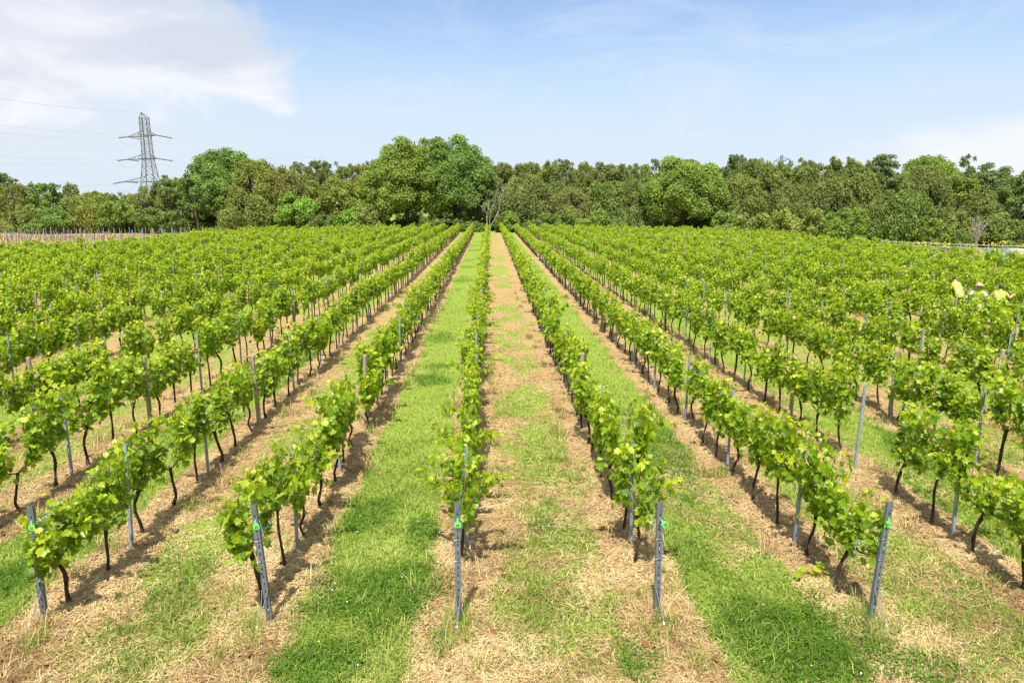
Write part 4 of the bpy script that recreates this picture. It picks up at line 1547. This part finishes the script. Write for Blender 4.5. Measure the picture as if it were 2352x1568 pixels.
M_SLEEPER = noisy("old_sleeper_wood", (.13, .105, .085), (.27, .225, .185), 2.5, .9, 0, (.4, 1, 3), .4, .1)
bl, br = at_y(2090, 580, 97), at_y(2219, 580, 96)
g0 = float(gz(bl[0], 97)) - .15
t = thing("raised_bed", "long low raised bed of grey brown timber boards before the fence", "raised bed", (float(bl[0]), 97, g0))
Lb = float(br[0] - bl[0])
for i in range(3):
    b = MB()
    b.box((Lb / 2 + r.normal(0, .03), -.9, .17 + i * .285), (Lb, .09, .278))
    b.build("board", M_SLEEPER, t)
    b = MB()
    b.box((Lb / 2 + r.normal(0, .03), .9, .17 + i * .285), (Lb * .82, .09, .278))
    b.build("board", M_SLEEPER, t)
for x_ in (0.02, Lb - .02):
    b = MB(); b.box((x_, 0, .45), (.09, 1.7, .86)); b.build("end_board", M_SLEEPER, t)
for x_ in np.linspace(.4, Lb - .4, 5):
    b = MB(); b.box((x_, -.985, .45), (.10, .08, .94)); b.build("stake", M_SLEEPER, t)
b = MB(); b.box((Lb / 2, 0, .38), (Lb - .2, 1.66, .72)); b.build("soil", noisy("dry_soil", (.10, .075, .05), (.20, .16, .10), 3, .95), t)

M_MESH = mat("galvanised_mesh", (.34, .38, .39), .45, .35)


def crate(u, lift, w, h, Y, label, tilt=0.0):
    """wire-mesh crate; lift = height of its foot above the yard"""
    p = at_y(u, 592, Y)
    p[2] = float(gz(68, Y)) + lift
    t = thing("wire_crate", label, "crate", (float(p[0]), Y, float(p[2])), tilt, "wire crates stacked in the yard")
    d = 1.0
    b = MB()
    for x_ in (-w / 2, w / 2):
        for y_ in (-d / 2, d / 2):
            b.bar((x_, y_, 0), (x_, y_, h), .055)
    for z in (.03, h - .03):
        for y_ in (-d / 2, d / 2):
            b.bar((-w / 2, y_, z), (w / 2, y_, z), .05)
        for x_ in (-w / 2, w / 2):
            b.bar((x_, -d / 2, z), (x_, d / 2, z), .05)
    b.build("frame", M_MESH, t)
    for sy in (-d / 2, d / 2):
        b = MB()
        for x_ in np.arange(-w / 2 + .09, w / 2, .10):
            b.bar((x_, sy, .03), (x_, sy, h - .03), .022)
        for z in np.arange(.1, h, .10):
            b.bar((-w / 2, sy + .012, z), (w / 2, sy + .012, z), .022)
        b.build("mesh_panel", M_MESH, t)
    b = MB()
    for x_ in np.arange(-w / 2 + .09, w / 2, .12):
        b.bar((x_, -d / 2, .03), (x_, d / 2, .03), .022)
    b.build("mesh_floor", M_MESH, t)
    b = MB(); b.box((w * .2, -d / 2 - .03, h * .62), (.17, .02, .15))
    b.build("paper_label", M_WHITE, t)
    return p


YC = 92.0
w1 = px(31, YC)
for (u, lb) in ((2261, "lower left wire mesh crate of the stack by the fence"), (2292, "lower middle wire mesh crate of the stack by the fence"), (2323, "lower right wire mesh crate of the stack by the fence")):
    crate(u, 0.0, w1 - .05, px(12, YC), YC, lb)
crate(2272, px(12, YC) + .03, px(24, YC), px(7, YC), YC, "upper left wire mesh crate resting on the stack")
crate(2318, px(12, YC) + .03, px(27, YC), px(8, YC), YC, "upper right wire mesh crate resting on the stack")
M_PALE = noisy("pale_boards", (.55, .50, .45), (.70, .66, .60), 3, .8)
p = at_y(2338, 601, 87)
t = thing("board_stack", "stack of pale whitish boards in front of the wire crates", "boards", (float(p[0]), 87, float(gz(p[0], 87)) + .5), -.05)
for i in range(4):
    b = MB(); b.box((r.normal(.4, .12), r.normal(0, .05), .09 + i * .165), (px(62, 87), 1.1, .15), (0, 0, r.normal(0, .02)))
    b.build("board", M_PALE, t)
for x_ in (-1.0, 1.2):
    b = MB(); b.box((x_, 0, -.25), (.15, 1.0, .5)); b.build("bearer", M_PALE, t)

# ------------------------------------------------------------------ three people in high-visibility vests
M_SKIN = mat("skin", (.52, .30, .20), .5)
M_VEST = mat("hi_vis_yellow", (.44, .60, .004), .6)
M_BAND = mat("reflective_band", (.42, .44, .46), .35, .3)
M_WHITECLOTH = mat("white_cloth", (.78, .78, .80), .8)
M_DARKCLOTH = mat("dark_trousers", (.022, .024, .030), .8)
M_HAIR = mat("dark_hair", (.035, .02, .012), .6)
M_HAT = mat("straw_hat", (.48, .34, .20), .8)
M_EYE = mat("eye_dark", (.02, .015, .012), .3)
M_SHOE = mat("shoe", (.05, .045, .04), .6)


def skinned(name, nodes, edges, m, parent, root=0):
    me = bpy.data.meshes.new(name)
    me.from_pydata([n[0] for n in nodes], edges, [])
    o = link(name, me)
    o.modifiers.new("skin", 'SKIN')
    for v, n in zip(me.skin_vertices[0].data, nodes):
        v.radius = (n[1], n[1]) if np.isscalar(n[1]) else n[1]
        v.use_root = False
    me.skin_vertices[0].data[root].use_root = True
    s = o.modifiers.new("sub", 'SUBSURF'); s.levels = s.render_levels = 2
    dg = bpy.context.evaluated_depsgraph_get()
    out = bpy.data.meshes.new_from_object(o.evaluated_get(dg))
    bpy.data.objects.remove(o)
    out.name = name
    out.materials.clear(); out.materials.append(m)
    out.polygons.foreach_set("use_smooth", [True] * len(out.polygons))
    return link(name, out, parent)


def loft(rings, m, name, parent, k=18, close=False):
    """rings of (centre, rx, ry)"""
    V, F = [], []
    a = np.arange(k) / k * 2 * math.pi
    for c, rx, ry in rings:
        V.append(np.array(c) + np.stack([np.cos(a) * rx, np.sin(a) * ry, np.zeros(k)], 1))
    for i in range(len(rings) - 1):
        for j in range(k):
            F.append([i * k + j, i * k + (j + 1) % k, (i + 1) * k + (j + 1) % k, (i + 1) * k + j])
    b = MB(); b.add(np.concatenate(V), [np.array(F)])
    if close:
        b.F.setdefault((k, 0), []).append(np.array([list(range((len(rings) - 1) * k, len(rings) * k))]))
    return b.build(name, m, parent, True)


def person(loc, rz, label, arms, bend, trousers, hat=False, sleeves=None, shorts=False):
    """faces -Y locally; bend = forward lean of the trunk in metres at the shoulders; arms = two (elbow, wrist)"""
    t = thing("person", label, "person", loc, rz, "people in yellow vests among the vines")
    fw = lambda z: -bend * max(0, (z - .90)) / .50
    J, E = [], []

    def add(p, r_, par=None):
        J.append((tuple(map(float, p)), r_))
        if par is not None:
            E.append((par, len(J) - 1))
        return len(J) - 1
    pel = add((0, 0, .93), (.135, .10))
    wst = add((0, fw(1.08), 1.08), (.125, .092), pel)
    chs = add((0, fw(1.28), 1.28), (.150, .105), wst)
    nk0 = add((0, fw(1.42), 1.43), (.07, .06), chs)
    nk1 = add((0, fw(1.50) - .01, 1.50), (.055, .055), nk0)
    hd0 = add((0, fw(1.56) - .03, 1.55), (.066, .078), nk1)
    hd1 = add((0, fw(1.62) - .03, 1.62), (.078, .092), hd0)
    add((0, fw(1.68) - .025, 1.69), (.060, .072), hd1)
    hands = []
    for s, (el_, wr_) in zip((-1, 1), arms):
        sh = add((s * .18, fw(1.39), 1.39), .062, chs)
        e_ = add(el_, .043, sh)
        w_ = add(wr_, .028, e_)
        d = unit(np.array(wr_) - np.array(el_))
        pm = np.array(wr_) + d * .055
        pi_ = add(pm, (.036, .018), w_)
        hands.append((np.array(wr_), pm, d, s))
        side = unit(np.cross(d, [0, 1, .2]))
        for q, (o_, ln) in enumerate(((-.027, .060), (-.009, .072), (.010, .068), (.027, .052))):
            f0 = add(pm + side * o_ + d * .035, .0095, pi_)
            f1 = add(pm + side * o_ * 1.1 + d * (.035 + ln * .55) + np.array([0, -.006, -.004]), .0085, f0)
            add(pm + side * o_ * 1.1 + d * (.035 + ln) + np.array([0, -.018, -.012]), .007, f1)
        th = add(pm - side * .032 * s - d * .01 + np.array([0, -.015, 0]), .010, pi_)
        add(pm - side * .055 * s + d * .030 + np.array([0, -.025, 0]), .008, th)
    for s in (-1, 1):
        hp = add((s * .09, 0, .86), .088, pel)
        kn = add((s * .11, -.02, .49), .056, hp)
        an = add((s * .115, .01, .09), .036, kn)
        he = add((s * .115, -.02, .035), .034, an)
        add((s * .125, -.15, .025), .03, he)
    skinned("body", J, E, M_SKIN, t, pel)
    hy, hzz = fw(1.62) - .03, 1.62
    b = MB()                                            # nose, eyes, mouth, ears
    b.tube(np.array([[0, hy - .088, hzz + .012], [0, hy - .108, hzz - .022], [0, hy - .090, hzz - .034]]), [.008, .014, .009], 6)
    for s in (-1, 1):
        b.tube(np.array([[s * .079, hy + .005, hzz - .03], [s * .088, hy + .01, hzz], [s * .080, hy + .008, hzz + .025]]), [.008, .013, .008], 6)
    b.build("face", M_SKIN, t, True)
    b = MB()
    for s in (-1, 1):
        b.box((s * .032, hy - .087, hzz + .004), (.022, .012, .010))
    b.box((0, hy - .084, hzz - .058), (.042, .012, .007))
    b.build("eyes_and_mouth", M_EYE, t)
    if hat:
        loft([((0, hy, 1.675), .17, .18), ((0, hy, 1.672), .10, .11), ((0, hy, 1.70), .098, .108), ((0, hy, 1.755), .085, .092), ((0, hy, 1.77), .03, .03)], M_HAT, "hat", t, close=True)
    loft([((0, hy + .03, 1.55), .085, .075), ((0, hy + .026, 1.62), .091, .086), ((0, hy + .02, 1.68), .080, .082), ((0, hy + .015, 1.715), .045, .05), ((0, hy + .015, 1.722), .01, .01)], M_HAIR, "hair", t, close=True)
    zs = np.array([.82, .92, 1.05, 1.18, 1.30, 1.38, 1.435, 1.455])
    rx = [.205, .200, .190, .200, .215, .215, .165, .10]
    ry = [.150, .148, .140, .145, .150, .135, .105, .085]
    loft([((0, fw(z), z), a, c) for z, a, c in zip(zs, rx, ry)], M_VEST, "vest", t)
    for z in (.93, 1.10):
        a, c = np.interp(z, zs, rx) + .006, np.interp(z, zs, ry) + .006
        loft([((0, fw(z - .025), z - .025), a, c), ((0, fw(z + .025), z + .025), a, c)], M_BAND, "reflective_band", t)
    for s in (-1, 1):
        b = MB()
        for yy in (-1, 1):
            pts = [np.array([s * .095, fw(z) + yy * (np.interp(z, zs, ry) * .90 + .004), z]) for z in (1.13, 1.22, 1.31, 1.40)]
            for p_, q_ in zip(pts[:-1], pts[1:]):
                b.bar(p_, q_, .05, .012, 0, (0, 1, 0))
        b.build("reflective_brace", M_BAND, t)
    for s in (-1, 1):
        hi = .88
        lo = .52 if shorts else .07
        P = np.array([[s * .085, 0, hi], [s * .10, -.012, .66], [s * .112, -.02, max(lo, .5)]] + ([] if shorts else [[s * .116, 0, lo]]))
        b = MB(); b.tube(P, [.118, .110, .098] if shorts else [.115, .098, .080, .068], 14, 0, False)
        b.build("trouser_leg" if not shorts else "shorts_leg", trousers, t, True)
    for s in (-1, 1):
        b = MB(); b.tube(np.array([[s * .115, .05, .05], [s * .118, -.04, .05], [s * .124, -.15, .035], [s * .126, -.19, .03]]), [.03, .05, .045, .02], 10)
        b.build("shoe", M_SHOE, t, True)
    loft([((0, 0, .80), .19, .135), ((0, 0, .90), .188, .135), ((0, fw(.98), .98), .175, .128)], trousers, "waistband", t)
    if sleeves:
        for s, (el_, wr_) in zip((-1, 1), arms):
            b = MB(); b.tube(np.array([(s * .17, fw(1.39), 1.39), el_, np.array(el_) * .25 + np.array(wr_) * .75]), [.075, .060, .046], 12, 0, False)
            b.build("sleeve", sleeves, t, True)
    return t


pp = at_y(2207, 660, 30.2)
person((float(pp[0]), 30.2, 0), math.pi + .15, "person in yellow vest with grey bands, seen from behind, leftmost of the three pickers",
       [((-.24, -.30, 1.12), (-.16, -.50, 1.15)), ((.24, -.30, 1.12), (.16, -.50, 1.13))], .30, M_DARKCLOTH)
pp = at_y(2243, 686, 28.6)
person((float(pp[0]), 28.6, -.12), -.45, "person in beige hat, yellow vest, white sleeves and white shorts, middle picker",
       [((-.36, -.10, 1.16), (-.40, -.32, 1.02)), ((.36, -.10, 1.16), (.40, -.32, 1.04))], .16, M_WHITECLOTH, True, M_WHITECLOTH, True)
pp = at_y(2298, 665, 27.2)
person((float(pp[0]), 27.2, 0), 2.4, "person in yellow vest with bare arm out, rightmost of the three pickers",
       [((-.34, -.06, 1.18), (-.42, -.26, 1.28)), ((.32, -.12, 1.18), (.30, -.36, 1.22))], .10, M_DARKCLOTH)
